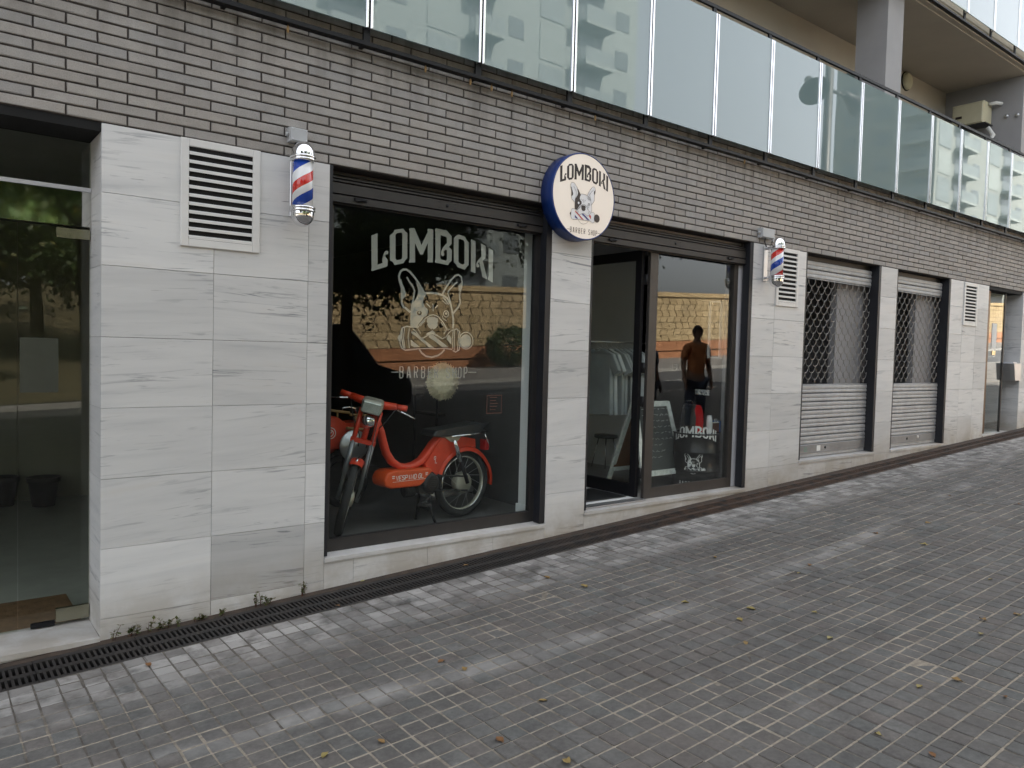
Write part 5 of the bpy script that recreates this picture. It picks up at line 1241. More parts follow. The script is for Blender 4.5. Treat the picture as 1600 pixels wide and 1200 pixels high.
MB().lathe([(0,-.03),(rad*.5,-.024),(rad*.92,-.006),(rad*.93,.0),(0,.004)], pz, 'y', 40).build('disc', M['straw'], lt)
fb = MB(); rr = random.Random(8)
for k_ in range(150):
    a_ = rr.uniform(0, 2*math.pi); r0, r1 = rad*rr.uniform(.55, .8), rad*rr.uniform(.95, 1.03)
    fb.tube([(pz.x+r0*math.cos(a_), .75-.024, pz.z+r0*math.sin(a_)), (pz.x+r1*math.cos(a_), .75-.006, pz.z+r1*math.sin(a_))], [.003,.0015], 4, cap=False)
fb.build('fibres', M['straw'], lt, kind='stuff')
MB().tube([(pz.x, 0.75, pz.z+rad), (pz.x, 0.75, 2.92)], .002, 6).build('cord', M['black_plastic'], lt)

# ------------------------------------------------------------------ A-board, barrel and the rest behind the door light
def bar3(g, name, p, q, w, d, mat):
    p, q = Vector(p), Vector(q); t_ = (q-p); l = t_.length; t_.normalize(); n1 = t_.cross(UX if abs(t_.x) < .8 else UY).normalized(); n2 = t_.cross(n1)
    return MB().obox((p+q)/2, t_*(l/2), n1*d, n2*w).build(name, mat, g)
AY = .50
f0, f1 = on_floor(1013, 768, FZ), on_floor(1060, 762, FZ)
wl_ = (f1.x - f0.x)+.14
ab = thing('chalkboard', 'white framed folding chalkboard standing behind the door glass', 'chalkboard', (f1.x-.3, AY, FZ))
xr = f1.x+.10; xl_ = xr-.66; yb_ = AY; yt = AY+.22; zt = at(1030, 628, yt).z
bl_, br_, tl, tr = Vector((xl_,yb_,FZ)), Vector((xr,yb_,FZ)), Vector((xl_+.06,yt,zt)), Vector((xr-.10,yt,zt))
bar3(ab, 'frame_post', bl_, tl, .028, .011, M['board_frame']); bar3(ab, 'frame_post', br_, tr, .028, .011, M['board_frame'])
bar3(ab, 'frame_rail', tl.lerp(bl_, .02), tr.lerp(br_, .02), .012, .028, M['board_frame'])
bar3(ab, 'frame_rail', bl_.lerp(tl, .20), br_.lerp(tr, .20), .012, .028, M['board_frame'])
a0, a1, a2, a3 = bl_.lerp(tl,.2), br_.lerp(tr,.2), tr, tl
pn = MB(); nb = Vector((0,.006,0)); pn.hexa([a0, a1, a1+nb, a0+nb, a3, a2, a2+nb, a3+nb]); pn.build('board', M['board'], ab)
ck = MB(); rr = random.Random(3)
ud_ = (a3-a0); hd = (a1-a0)
def bp2(u, v): return a0 + hd*u + ud_*v - nb*.6
for i in range(9):
    v = .90 - i*.085; u = .12
    while u < (.86 - .02*i if i < 6 else .55 + .05*(i % 2)):
        ww = rr.uniform(.05, .12)
        pts = [(u + ww*k_/5, v + rr.uniform(-.014,.014)) for k_ in range(6)]
        P3 = [bp2(*q) for q in pts]
        for k_ in range(5): ck.tube([P3[k_], P3[k_+1]], .0022, 3, cap=False)
        u += ww + .04
ck.build('chalk_writing', M['chalk'], ab)
k0, k1 = Vector((xl_+.02, AY+.56, FZ)), Vector((xr-.06, AY+.56, FZ))
bar3(ab, 'rear_post', k0, tl+Vector((0,.03,0)), .028, .011, M['board_frame']); bar3(ab, 'rear_post', k1, tr+Vector((0,.03,0)), .028, .011, M['board_frame'])
bar3(ab, 'rear_rail', k0.lerp(tl, .2), k1.lerp(tr, .2), .012, .026, M['board_frame'])
pn = MB(); q0, q1, q2, q3 = k0.lerp(tl,.2), k1.lerp(tr,.2), tr+Vector((0,.03,0)), tl+Vector((0,.03,0)); pn.hexa([q0, q1, q1-nb, q0-nb, q3, q2, q2-nb, q3-nb]); pn.build('rear_board', M['board_back'], ab)
# barrel with the shop logo
bc = Vector((6.66, .46, FZ)); bt = at(1095, 675, .42).z; brd = .245; bhh = bt - FZ
br = thing('oil_drum', 'black steel drum with white shop lettering beside the door glass', 'drum', tuple(bc))
pr = [(0,0),(brd-.01,0),(brd,.012),(brd,.02)]
for k_ in (1, 2): 
    zc = bhh*k_/3; pr += [(brd,zc-.02),(brd+.010,zc-.006),(brd+.010,zc+.006),(brd,zc+.02)]
pr += [(brd,bhh-.02),(brd+.006,bhh-.012),(brd+.006,bhh),(brd-.012,bhh),(brd-.016,bhh-.012),(0,bhh-.012)]
MB().lathe(pr, bc, 'z', 48).build('drum_body', M['barrel'], br)
def wrap(mb_):
    out = []
    for x, y, z in mb_.v:
        th = -2.55 + x/brd
        out.append((bc.x + (brd+.0022-y)*math.cos(th), bc.y + (brd+.0022-y)*math.sin(th), z))
    mb_.v = out; return mb_
kb = .00046
q = MB(); logo_letters(q, kb, (0, 0, FZ+bhh*.60), UX, UZ); 
wrap(q); q.build('drum_lettering', M['paper_white'], br)
q = MB(); mono_dog(q, kb*.72, (0, 0, FZ+bhh*.44), UX, UZ, -UY*.2); wrap(q); q.build('drum_logo', M['paper_white'], br)
q = MB(); logo_small(q, kb*1.2, (0, 0, FZ+bhh*.46), UX, UZ); wrap(q); q.build('drum_small_print', M['paper_white'], br)
TZ = FZ+bhh
cm = thing('coffee_machine', 'red and black capsule coffee machine on the drum', 'coffee machine', (bc.x-.09, bc.y, TZ))
cx_, cy_ = bc.x-.10, bc.y-.02
MB().prism([(-.03,0),(.10,0),(.115,.10),(.10,.22),(.06,.29),(-.02,.30),(-.05,.25),(-.02,.16)], (cx_, cy_-.055, TZ), UX, UZ, UY, .11).build('body', M['red_gloss'], cm)
MB().prism([(-.13,0),(-.032,0),(-.022,.16),(-.052,.25),(-.022,.302),(-.07,.31),(-.11,.26),(-.12,.12)], (cx_, cy_-.062, TZ), UX, UZ, UY, .124).build('front', M['black_plastic'], cm)
MB().tube([(cx_+.0,cy_,TZ+.30),(cx_-.03,cy_,TZ+.335),(cx_-.10,cy_,TZ+.34)], .010, 8).build('lever', M['black_plastic'], cm)
MB().box(cx_-.125, cx_-.035, cy_-.05, cy_+.05, TZ+.001, TZ+.02).build('drip_tray', M['black_metal'], cm)
cu = thing('cup_stack', 'stack of white paper cups on the drum', 'cups', (bc.x+.06, bc.y-.12, TZ)); c0 = Vector((bc.x+.055, bc.y-.12, TZ))
for k_ in range(8):
    z = .014*k_; MB().lathe([(.034,z),(.035,z+.004),(.023,z+.085),(.0,z+.085)], c0, 'z', 18).build('cup', M['paper_white'], cu)
sb = thing('sugar_box', 'small open box of sugar and chocolate sachets on the drum', 'box', (bc.x+.15, bc.y-.08, TZ))
MB().box(bc.x+.10, bc.x+.20, bc.y-.14, bc.y-.05, TZ+.0005, TZ+.10).build('carton', M['choc'], sb)
MB().box(bc.x+.201, bc.x+.225, bc.y-.14, bc.y-.05, TZ+.0005, TZ+.12).build('sachet', M['sugar_blue'], sb)
q = MB(); write(q, 'AZU', bc.x+.105, TZ+.115, .018, .032, .026, .006, (0, bc.y-.142, 0), UX, UZ); q.box(bc.x+.10, bc.x+.20, bc.y-.139, bc.y-.136, TZ+.101, TZ+.113); q.build('sachet_print', M['paper_white'], sb)
# frame and sockets on the side wall
def side_pt(px, py, X=6.925):
    d = CX*(px-800)+CD*(py-600)+CF*1197; return CAM + d*((X-CAM.x)/d.x)
pa, pb = side_pt(1131, 470), side_pt(1108, 560)
pf = thing('picture_frame', 'white picture frame on the side wall of the shop', 'picture frame', (6.92, (pa.y+pb.y)/2, pb.z))
y0, y1 = sorted((pa.y, pb.y)); z0, z1 = pb.z, pa.z
b = MB(); b.box(6.885, 6.929, y0, y0+.018, z0, z1); b.box(6.885, 6.929, y1-.018, y1, z0, z1); b.box(6.886, 6.929, y0+.018, y1-.018, z0, z0+.018); b.box(6.886, 6.929, y0+.018, y1-.018, z1-.018, z1); b.build('moulding', M['white_paint'], pf)
MB().box(6.915, 6.928, y0+.018, y1-.018, z0+.018, z1-.018).build('print', M['board'], pf)
pa = side_pt(1097, 613)
sk = thing('socket_strip', 'row of three white wall sockets above the drum', 'socket', (6.92, pa.y, pa.z))
for k_ in range(3):
    yy = pa.y + (k_-1)*.065; MB().cbox(-.03, .03, 0, .012, -.03, .03, .004).xform(Matrix.Translation((6.918, yy, pa.z)) @ Matrix.Rotation(R(-90), 4, 'Z')).build('socket', M['white_paint'], sk)
    MB().lathe([(.0,-.0015),(.016,-.0015),(.016,.001)], (6.9175, yy, pa.z), 'x', 16).build('socket_well', M['grey_plastic'], sk)
# clothes rail with t-shirts, shelf, stool, mat
RZ = at(965, 535, 1.25).z
cr = thing('clothes_rail', 'thin wall-hung clothes rail inside the shop door', 'clothes rail', (6.3, 1.25, RZ))
MB().tube([(5.78,1.25,RZ),(6.928,1.25,RZ)], .010, 8).build('rail', M['alu'], cr)
MB().tube([(5.78,1.25,RZ),(5.78,1.25,2.92)], .008, 8).build('drop_rod', M['alu'], cr)
def tee(i, x, y, z, rz, mat, label):
    g = thing('t_shirt', label, 't-shirt', (x, y, z-.8), 't-shirts hanging on the rail')
    hg = MB(); hg.tube([(0,0,0),(0,.02,.012),(0,.03,-.02),(0,0,-.05)], .003, 6); hg.tube([(0,-.20,-.12),(0,-.02,-.05),(0,.02,-.05),(0,.20,-.12)], .005, 6)
    sh = MB(); rr = random.Random(i*7+1)
    out = [(-.10,-.06),(-.24,-.12),(-.33,-.30),(-.25,-.36),(-.22,-.29),(-.23,-.78),(.23,-.80),(.22,-.29),(.25,-.36),(.33,-.30),(.24,-.12),(.10,-.06),(.05,-.09),(-.05,-.09)]
    sh.prism(out, (-.025,0,0), UY, UZ, UX, .05)
    sh.v = [(p[0] + .020*math.sin(p[1]*16+i) + .01*math.sin(p[2]*9+i*2), p[1], p[2]) for p in sh.v]
    Mx = Matrix.Translation((x, y, z)) @ Matrix.Rotation(rz, 4, 'Z')
    hg.xform(Mx).build('hanger', M['paper_white'], g)
    o = sh.xform(Mx).build('shirt', M[mat], g); bv = o.modifiers.new('bevel', 'BEVEL'); bv.width = .012; bv.segments = 2; bv.limit_method = 'ANGLE'
names = ['dark grey t-shirt first on the rail inside the door', 'pale t-shirt second on the rail', 'grey t-shirt third on the rail', 'grey t-shirt fourth on the rail', 'grey t-shirt fifth on the rail', 'grey t-shirt sixth on the rail', 'pale grey t-shirt seventh on the rail', 'white t-shirt last on the rail, next to the side wall']
for i in range(8): tee(i, 5.92 + i*.078, 1.25, RZ-.012, R(random.uniform(-6, 10)), 'tee' if i in (1, 6, 7) else 'tee_dark', names[i])
sf = thing('wall_shelf', 'thin white shelf unit with small pots on the wall behind the t-shirts', 'shelf', (6.4, 2.55, 1.9))
z0 = at(970, 515, 2.5).z; xs0, xs1 = at(951, 515, 2.5).x, 6.925
for dz in (0, .28): MB().box(xs0, xs1, 2.42, 2.62, z0+dz, z0+dz+.018).build('shelf_board', M['white_paint'], sf)
for x in (xs0, xs1-.02): MB().tube([(x,2.43,z0-.15),(x,2.43,z0+.45)], .008, 8).build('upright', M['white_paint'], sf)
for k_, (x, hh, mt) in enumerate(((xs0+.25,.11,'cream'),(xs0+.55,.09,'grey_plastic'))):
    pt = thing('small_pot', ('cream pot with a tiny plant on the wall shelf', 'small grey tin on the wall shelf')[k_], 'pot', (x, 2.52, z0+.018))
    MB().lathe([(0,0),(.04,0),(.052,hh),(.046,hh),(.04,hh-.02),(0,hh-.02)], (x, 2.52, z0+.018), 'z', 18).build('pot', M[mt], pt)
    lv = MB(); rr = random.Random(k_)
    for q_ in range(14):
        d = Vector((rr.uniform(-1,1), rr.uniform(-1,1), rr.uniform(.3,1.4))).normalized()*.06; c0 = Vector((x,2.52,z0+.02+hh)); s_ = d.cross(UZ).normalized()*.012
        lv.add([c0, c0+d*.5+s_, c0+d, c0+d*.5-s_], [(0,1,2,3)])
    lv.build('leaves', M['leaf'], pt)
px_ = on_floor(945, 738, FZ); stx, sty = 6.05, 2.0
sx_, sz_ = at(947, 680, sty).x, at(947, 680, sty).z
stl = thing('stool', 'black round stool with thin chrome legs inside the shop door', 'stool', (sx_, sty, FZ))
MB().lathe([(0,-.03),(.14,-.03),(.15,-.015),(.145,.01),(0,.015)], (sx_, sty, sz_), 'z', 28).build('seat', M['seat_vinyl'], stl)
for k_ in range(4):
    a_ = R(45+90*k_); MB().tube([(sx_+.09*math.cos(a_), sty+.09*math.sin(a_), sz_-.03), (sx_+.17*math.cos(a_), sty+.17*math.sin(a_), FZ)], .008, 8).build('leg', M['chrome'], stl)
mt = thing('door_mat', 'dark door mat just inside the open shop door', 'mat', (5.0, .45, FZ))
m_ = MB().cbox(-.36, .36, -.006, .0, -.24, .24, .003); m_.xform(Matrix.Translation((4.98, .46, SD+.018+.0)) @ Matrix.Rotation(R(-90), 4, 'X')); 
part('entry_step', MB().box(4.58, 5.43, 0.161, 0.80, FZ+.001, SD+.017), M['inner_white'])
m_.v = [(x, y, z+.006) for x, y, z in m_.v]; m_.build('mat', M['lobby_mat'] if False else M['black_plastic'], mt)
# black pots in the left lobby
for px, lab in ((4, 'black plant pot in the left lobby, cut by the picture edge'), (68, 'black plant pot in the left lobby, the right-hand one')):
    c_ = on_floor(px, 790, 0.061)
    rr_ = (at(px+27, 760, c_.y) - at(px-27, 760, c_.y)).length/2; hh = at(px, 745, c_.y).z - .061
    pt = thing('plant_pot', lab, 'plant pot', (c_.x, c_.y, .061), 'black pots in the lobby')
    MB().lathe([(0,0),(rr_*.66,0),(rr_*.9,hh*.82),(rr_,hh*.84),(rr_*1.02,hh),(rr_*.92,hh),(rr_*.85,hh*.8),(0,hh*.8)], (c_.x, c_.y, .061), 'z', 28).build('pot', M['black_plastic'], pt)
    MB().lathe([(rr_*.86,hh*.86),(rr_*.5,hh*.9),(0,hh*.88)], (c_.x, c_.y, .061), 'z', 20).build('soil', M['rust_dirt'], pt)
# ------------------------------------------------------------------ across the street (seen as reflections in the glass)
WY = -25.0
rw = thing('retaining_wall', 'long sunlit ochre block retaining wall across the street', 'wall', (30, WY, gz(30)))
cb = MB(); x0, x1 = 9.0, 90.0
def wallpt(x, h): return gz(x) + h
cb.hexa([(x0,WY-.6,wallpt(x0,-.3)),(x1,WY-.6,wallpt(x1,-.3)),(x1,WY-.03,wallpt(x1,-.3)),(x0,WY-.03,wallpt(x0,-.3)),(x0,WY-.6,wallpt(x0,3.6)),(x1,WY-.6,wallpt(x1,3.6)),(x1,WY-.03,wallpt(x1,3.6)),(x0,WY-.03,wallpt(x0,3.6))])
cb.build('wall_core', M['ochre_joint'], rw)
bk = MB(); bw, bh2 = .62, .36; row = 0; h = 1.0
while h < 3.55:
    sk_ = .16 if row % 2 else -.16; x = x0 + (.0 if row % 2 else .31)
    while x < x1 - bw:
        j = .028
        q = [(x+.03, h+.013), (x+bw-.03, h+.013), (x+bw-.03+sk_, h+bh2-.013), (x+.03+sk_, h+bh2-.013)]
        vs = [(a, WY-.031, gz(a)+b_) for a, b_ in q] + [(a, WY+random.uniform(0,.03), gz(a)+b_) for a, b_ in q]
        bk.hexa([vs[0],vs[1],vs[5],vs[4],vs[3],vs[2],vs[6],vs[7]]); x += bw
    h += bh2; row += 1
bk.build('blocks', M['ochre'], rw, kind='stuff')
tb_ = MB(); x = x0
while x < x1-1.2:
    for hh in (-.2, .42):
        q = [(x+.01+(.6 if hh > 0 else 0), hh+.012), (x+1.19+(.6 if hh > 0 else 0), hh+.012), (x+1.19+(.6 if hh > 0 else 0), hh+.56), (x+.01+(.6 if hh > 0 else 0), hh+.56)]
        tb_.hexa([(q[0][0],WY-.031,gz(q[0][0])+q[0][1]),(q[1][0],WY-.031,gz(q[1][0])+q[1][1]),(q[1][0],WY+.05,gz(q[1][0])+q[1][1]),(q[0][0],WY+.05,gz(q[0][0])+q[0][1]),
                  (q[3][0],WY-.031,gz(q[3][0])+q[3][1]),(q[2][0],WY-.031,gz(q[2][0])+q[2][1]),(q[2][0],WY+.05,gz(q[2][0])+q[2][1]),(q[3][0],WY+.05,gz(q[3][0])+q[3][1])])
    x += 1.2
tb_.build('base_blocks', M['terracotta'], rw, kind='stuff')
cp_ = MB(); cp_.hexa([(x0,WY-.65,wallpt(x0,3.61)),(x1,WY-.65,wallpt(x1,3.61)),(x1,WY+.08,wallpt(x1,3.61)),(x0,WY+.08,wallpt(x0,3.61)),(x0,WY-.65,wallpt(x0,3.78)),(x1,WY-.65,wallpt(x1,3.78)),(x1,WY+.08,wallpt(x1,3.78)),(x0,WY+.08,wallpt(x0,3.78))])
cp_.build('coping', M['ochre'], rw)
# raised land behind the wall, dry bank to its left
lnd = MB(); lnd.add([(9,WY-.6,gz(9)+3.5),(120,WY-.6,gz(120)+3.5),(120,-120,gz(120)+4.5),(9,-120,gz(9)+4.5)], [(0,1,2,3)]); lnd.build('upper_ground', M['ground'], kind='structure')
bn = MB(); N = 24
for i in range(N+1):
    for j in range(9):
        x = -40 + 49*i/N; t_ = j/8; bn.v.append((x, -17.5-22*t_, gz(x)+.02+4.2*t_**1.2+.25*math.sin(x*1.3+j)*t_))
for i in range(N):
    for j in range(8): bn.f.append((i*9+j, (i+1)*9+j, (i+1)*9+j+1, i*9+j+1)); bn.mi.append(0); bn.sm.append(True)
bn.build('grass_bank', M['dry_grass'], kind='structure')

# trees
def tree_meshes(h, rad, zc, seed, nleaf, rt=.16, ls=1.0):
    rr = random.Random(seed); tr = MB()
    lean = Vector((rr.uniform(-.15,.15), rr.uniform(-.15,.15), 0))
    pts = [Vector((0,0,-.3)) + lean*0, Vector((0,0,0)), lean*.4+UZ*zc*.35, lean*.8+UZ*(zc-rad*.6), lean+UZ*(zc+rad*.3)]
    tr.tube(pts, [rt*1.25, rt*1.1, rt*.85, rt*.7, rt*.25], 10)
    tips = []
    for i in range(11):
        b0 = pts[3].lerp(pts[4], rr.random()*.8); a_ = rr.uniform(0, 6.28); up_ = rr.uniform(.1, .95)
        d = Vector((math.cos(a_)*math.sqrt(1-up_*up_*.6), math.sin(a_)*math.sqrt(1-up_*up_*.6), up_*.8))*rad*rr.uniform(.6, .95)
        mid = b0 + d*.5 + Vector((rr.uniform(-.2,.2), rr.uniform(-.2,.2), rr.uniform(0,.3)))*rad*.3
        tr.tube([b0, mid, b0+d], [rt*.4, rt*.25, rt*.08], 6); tips += [mid, b0+d, b0+d*.75]
    lv = MB()
    cl = []
    for i in range(34):
        if i < len(tips): c = tips[i]
        else:
            v = Vector((rr.gauss(0,1), rr.gauss(0,1), rr.gauss(0,1))).normalized()*rad*rr.uniform(.35,1); c = Vector((v.x, v.y, zc+v.z*.8))
        cl.append((c, rad*rr.uniform(.16,.34)))
    for i in range(nleaf):
        c, r_ = cl[rr.randrange(len(cl))]
        p = c + Vector((rr.gauss(0,.55), rr.gauss(0,.55), rr.gauss(0,.45)))*r_
        s_ = rr.uniform(.07,.13)*ls; a_ = Vector((rr.uniform(-1,1), rr.uniform(-1,1), rr.uniform(-1,1))).normalized(); b_ = a_.cross(Vector((rr.uniform(-1,1), rr.uniform(-1,1), rr.uniform(-1,1)))).normalized()
        lv.add([p-a_*s_, p+b_*s_*.6, p+a_*s_, p-b_*s_*.6], [(0,1,2,3)])
    def raw(b, n, mt):
        me = bpy.data.meshes.new(n); me.from_pydata(b.v, [], b.f); me.materials.append(mt); me.polygons.foreach_set('use_smooth', b.sm); me.update(); return me
    return raw(tr, 'trunk', M['bark']), raw(lv, 'crown', M['leaf'])
TR = [tree_meshes(6, 2.5, 4.7, 1, 14000), tree_meshes(7, 2.2, 4.4, 2, 20000, .12, .6), tree_meshes(6, 2.5, 3.9, 5, 32000, .15, .62)]
def tree(x, y, z, k_, s_, rz, label):
    g = thing('street_tree', label, 'tree', (x, y, z), 'trees along the street'); g.rotation_euler = (0,0,rz); g.scale = (s_,)*3
    for nm, me in zip(('trunk', 'crown'), TR[k_]):
        o = bpy.data.objects.new(nm, me); COL.objects.link(o); o.parent = g
tree(6.2, -7.8, gz(6.4), 2, 0.98, .4, 'dense dark street tree mirrored in the shop window')
tree(2.2, -7.8, gz(2.2), 1, 1.0, 2.0, 'street tree mirrored in the left entrance glass, the right-hand trunk')
tree(13.0, -7.7, gz(13.0), 1, .95, 4.0, 'street tree whose twigs are mirrored in the door light')
tree(1.1, -13.5 - 5.0, gz(1.1)+.1, 0, 1.0, 1.0, 'tree on the dry bank mirrored in the entrance glass, the left-hand trunk')
tree(-3.5, -7.9, gz(-3.5), 0, 1.05, 3.0, 'street tree standing left of the picture behind the camera')
tree(8.2, -14.0-9.5, gz(8)-.5, 2, 1.5, 1.1, 'broad tree at the left end of the ochre wall')
tree(3.4, -24.5, gz(3)-.6, 2, 1.6, 2.2, 'broad dense tree on the dry bank behind the others')
tree(-4.5, -24.5, gz(-4)-.6, 2, 1.6, 3.3, 'broad dense tree at the far left of the dry bank')
tree(0.2, -29.0, gz(0)-.2, 2, 2.0, 4.4, 'tallest tree at the top of the dry bank')
tree(5.0, -21.5, gz(5)+.9, 1, 1.3, 5.0, 'tree growing halfway up the dry bank')
tree(-1.5, -23.0, gz(-1)+1.0, 0, 1.2, 2.5, 'tree high on the dry bank')
tree(17.5, -28.0, gz(17)+3.6, 0, 1.0, .9, 'tree above the left end of the ochre wall')
bsh = thing('round_bush', 'round green bush in front of the ochre wall', 'bush', (22.4, -23.6, gz(22.4)))
rr = random.Random(77); bl2 = MB()
for i in range(2600):
    v = Vector((rr.gauss(0,1), rr.gauss(0,1), rr.gauss(0,1))).normalized()*rr.uniform(.7,1.08); p = Vector((22.4+v.x*1.25, -23.6+v.y*1.0, gz(22.4)+.95+v.z*.95))
    a_ = Vector((rr.uniform(-1,1), rr.uniform(-1,1), rr.uniform(-1,1))).normalized()*.08; b_ = a_.cross(Vector((rr.uniform(-1,1), rr.uniform(-1,1), rr.uniform(-1,1)))).normalized()*.05
    bl2.add([p-a_, p+b_, p+a_, p-b_], [(0,1,2,3)])
bl2.build('foliage', M['leaf'], bsh); MB().tube([(22.4,-23.6,gz(22.4)-.1),(22.4,-23.6,gz(22.4)+.8)], [.08,.04], 8).build('stem', M['bark'], bsh)

# apartment blocks
def block(name, label, x0, x1, y0, y1, zb, h, mat, floors, bays, face):
    """face 'front' faces +y; windows and balconies on that side and on the -x side"""
    g = thing(name, label, 'building', ((x0+x1)/2, (y0+y1)/2, zb)); fh = h/floors; bw_ = (x1-x0)/bays
    MB().box(x0, x1, y0, y1, zb-2, zb+h).build('wall', mat, g)
    MB().box(x0-.3, x1+.3, y0-.3, y1+.3, zb+h+.001, zb+h+.5).build('parapet', mat, g)
    for f_ in range(floors):
        for b_ in range(bays):
            xa = x0 + b_*bw_; za = zb + f_*fh
            if b_ % 3 == 1:
                MB().box(xa+.2, xa+bw_-.2, y1+.001, y1+1.2, za+.02, za+.32).build('balcony_slab', M['house_white'], g)
                MB().box(xa+.2, xa+bw_-.2, y1+1.14, y1+1.19, za+.33, za+1.35).build('balcony_glass', M['house_grey'], g)
                MB().box(xa+.5, xa+bw_-.5, y1+.002, y1+.04, za+.33, za+2.5).build('window', M['win_dark'], g)
            elif b_ % 3 == 2:
                MB().box(xa+bw_*.3, xa+bw_*.7, y1+.002, y1+.04, za+1.0, za+2.4).build('window', M['win_dark'], g)
            else:
                MB().box(xa+bw_*.15, xa+bw_*.85, y1+.002, y1+.05, za+.1, za+fh-.3).build('cladding_panel', M['house_grey'] if f_ % 2 else M['house_white'], g)
        nb_ = max(2, int((y1-y0)/4)); dw = (y1-y0)/nb_
        for b_ in range(nb_):
            ya_ = y0 + b_*dw; za = zb + f_*fh
            if b_ == nb_-1:
                MB().box(x0-1.1, x0-.001, ya_+.4, ya_+dw-.4, za+.02, za+.3).build('balcony_slab', M['house_white'], g)
                MB().box(x0-1.1, x0-1.05, ya_+.4, ya_+dw-.4, za+.31, za+1.3).build('balcony_glass', M['house_grey'], g)
            MB().box(x0-.04, x0-.002, ya_+dw*.3, ya_+dw*.7, za+.9, za+2.4).build('window', M['win_dark'], g)
block('apartment_block', 'tall white apartment block far across the street with glass balconies', 16, 47, -56, -40, gz(30)+3.6, 40, M['house_white'], 13, 9, 'f')
block('apartment_block', 'beige apartment block across the street, mirrored in the balcony panels on the right', 88, 170, -46, -34, gz(100), 36, M['house_beige'], 12, 18, 'f')

# street lamp with two floodlights
lx, ly = 22.8, -8.8; lz = gz(lx)
lp = thing('street_lamp', 'street lamp post with two floodlights mirrored in the balcony glass', 'street lamp', (lx, ly, lz))
MB().tube([(lx,ly,lz-.1),(lx,ly,lz+3),(lx,ly,lz+10.2)], [.17,.16,.13], 16).build('pole', M['housing'], lp)
MB().tube([(lx-1.1,ly,lz+9.2),(lx+1.1,ly,lz+9.2)], .06, 10).build('cross_arm', M['housing'], lp)
for s_, tilt in ((-1, .5), (1, .45)):
    c0 = Vector((lx+s_*1.15, ly+.1, lz+9.1)); d = Vector((s_*.45, .55, -.7)).normalized(); a_ = d.cross(UZ).normalized(); b_ = d.cross(a_)
    MB().lathe([(0,-.35),(.12,-.34),(.16,-.1),(.20,.05),(.42,.42),(.44,.44),(.40,.44),(.18,.08),(0,.06)], c0, (a_, b_, d), 24).build('floodlight', M['housing'], lp)
    MB().lathe([(0,.36),(.38,.40)], c0, (a_, b_, d), 24).build('lens', M['glass_clear'], lp)

# dark van at the kerb
vx0, vx1, vy0, vy1 = 4.2, 8.9, -11.7, -9.9; vz = gz(6.5)-.13
vn = thing('parked_van', 'dark van parked at the kerb and mirrored at the left of the shop window', 'van', ((vx0+vx1)/2, (vy0+vy1)/2, vz))
body = [(vx0,.35),(vx0+.05,1.05),(vx0+.15,1.95),(vx0+.45,2.08),(vx1-1.75,2.06),(vx1-1.45,1.92),(vx1-.85,1.22),(vx1-.15,1.02),(vx1,.80),(vx1-.02,.38),(vx1-.3,.30),(vx0+.2,.30)]
vb = MB().prism(body, (0, vy0, vz), UX, UZ, UY, vy1-vy0).build('body', M['van'], vn); bv = vb.modifiers.new('bevel', 'BEVEL'); bv.width = .07; bv.segments = 3; bv.limit_method = 'ANGLE'
for xa, xb in ((vx0+.35, vx0+1.45), (vx0+1.6, vx0+2.6)):
    for yy in (vy0-.012, vy1+.002): MB().prism([(xa,1.15),(xb,1.15),(xb,1.82),(xa,1.82)], (0, yy, vz), UX, UZ, UY, .010).build('side_window', M['win_dark'], vn)
for yy in (vy0-.012, vy1+.002): MB().prism([(vx0+2.72,1.15),(vx1-1.0,1.15),(vx1-1.55,1.82),(vx0+2.72,1.82)], (0, yy, vz), UX, UZ, UY, .010).build('side_window', M['win_dark'], vn)
MB().add([(vx1-.83,vy0+.15,vz+1.24),(vx1-.83,vy1-.15,vz+1.24),(vx1-1.43,vy1-.2,vz+1.93),(vx1-1.43,vy0+.2,vz+1.93)], [(0,1,2,3)]).build('windscreen', M['win_dark'], vn)
for x in (vx0+.85, vx1-.85):
    for yy in (vy0+.10, vy1-.10):
        wo_ = MB().torus((x, yy, vz+.32), .24, .085, UX, UZ, 32, 10, ry=.10).build('tyre', M['rubber'], vn)
        MB().lathe([(0,-.05),(.17,-.06),(.19,0),(.17,.06),(0,.05)], (x, yy, vz+.32), 'y', 24).build('rim', M['alu'], wo_)
for yy in (vy0+.3, vy1-.3): MB().obox((vx1-.06, yy, vz+.78), UX*.06, UY*.2, UZ*.09).build('headlight', M['lens'], vn)
for yy in (vy0-.18, vy1+.18): MB().obox((vx1-1.2, yy, vz+1.2), UX*.06, UY*.12, UZ*.09).build('mirror', M['van'], vn)
for yy in (vy0-.004, vy1+.004): MB().obox((vx0+2.65, yy, vz+1.0), UX*.08, UY*.012, UZ*.015).build('door_handle', M['black_plastic'], vn)

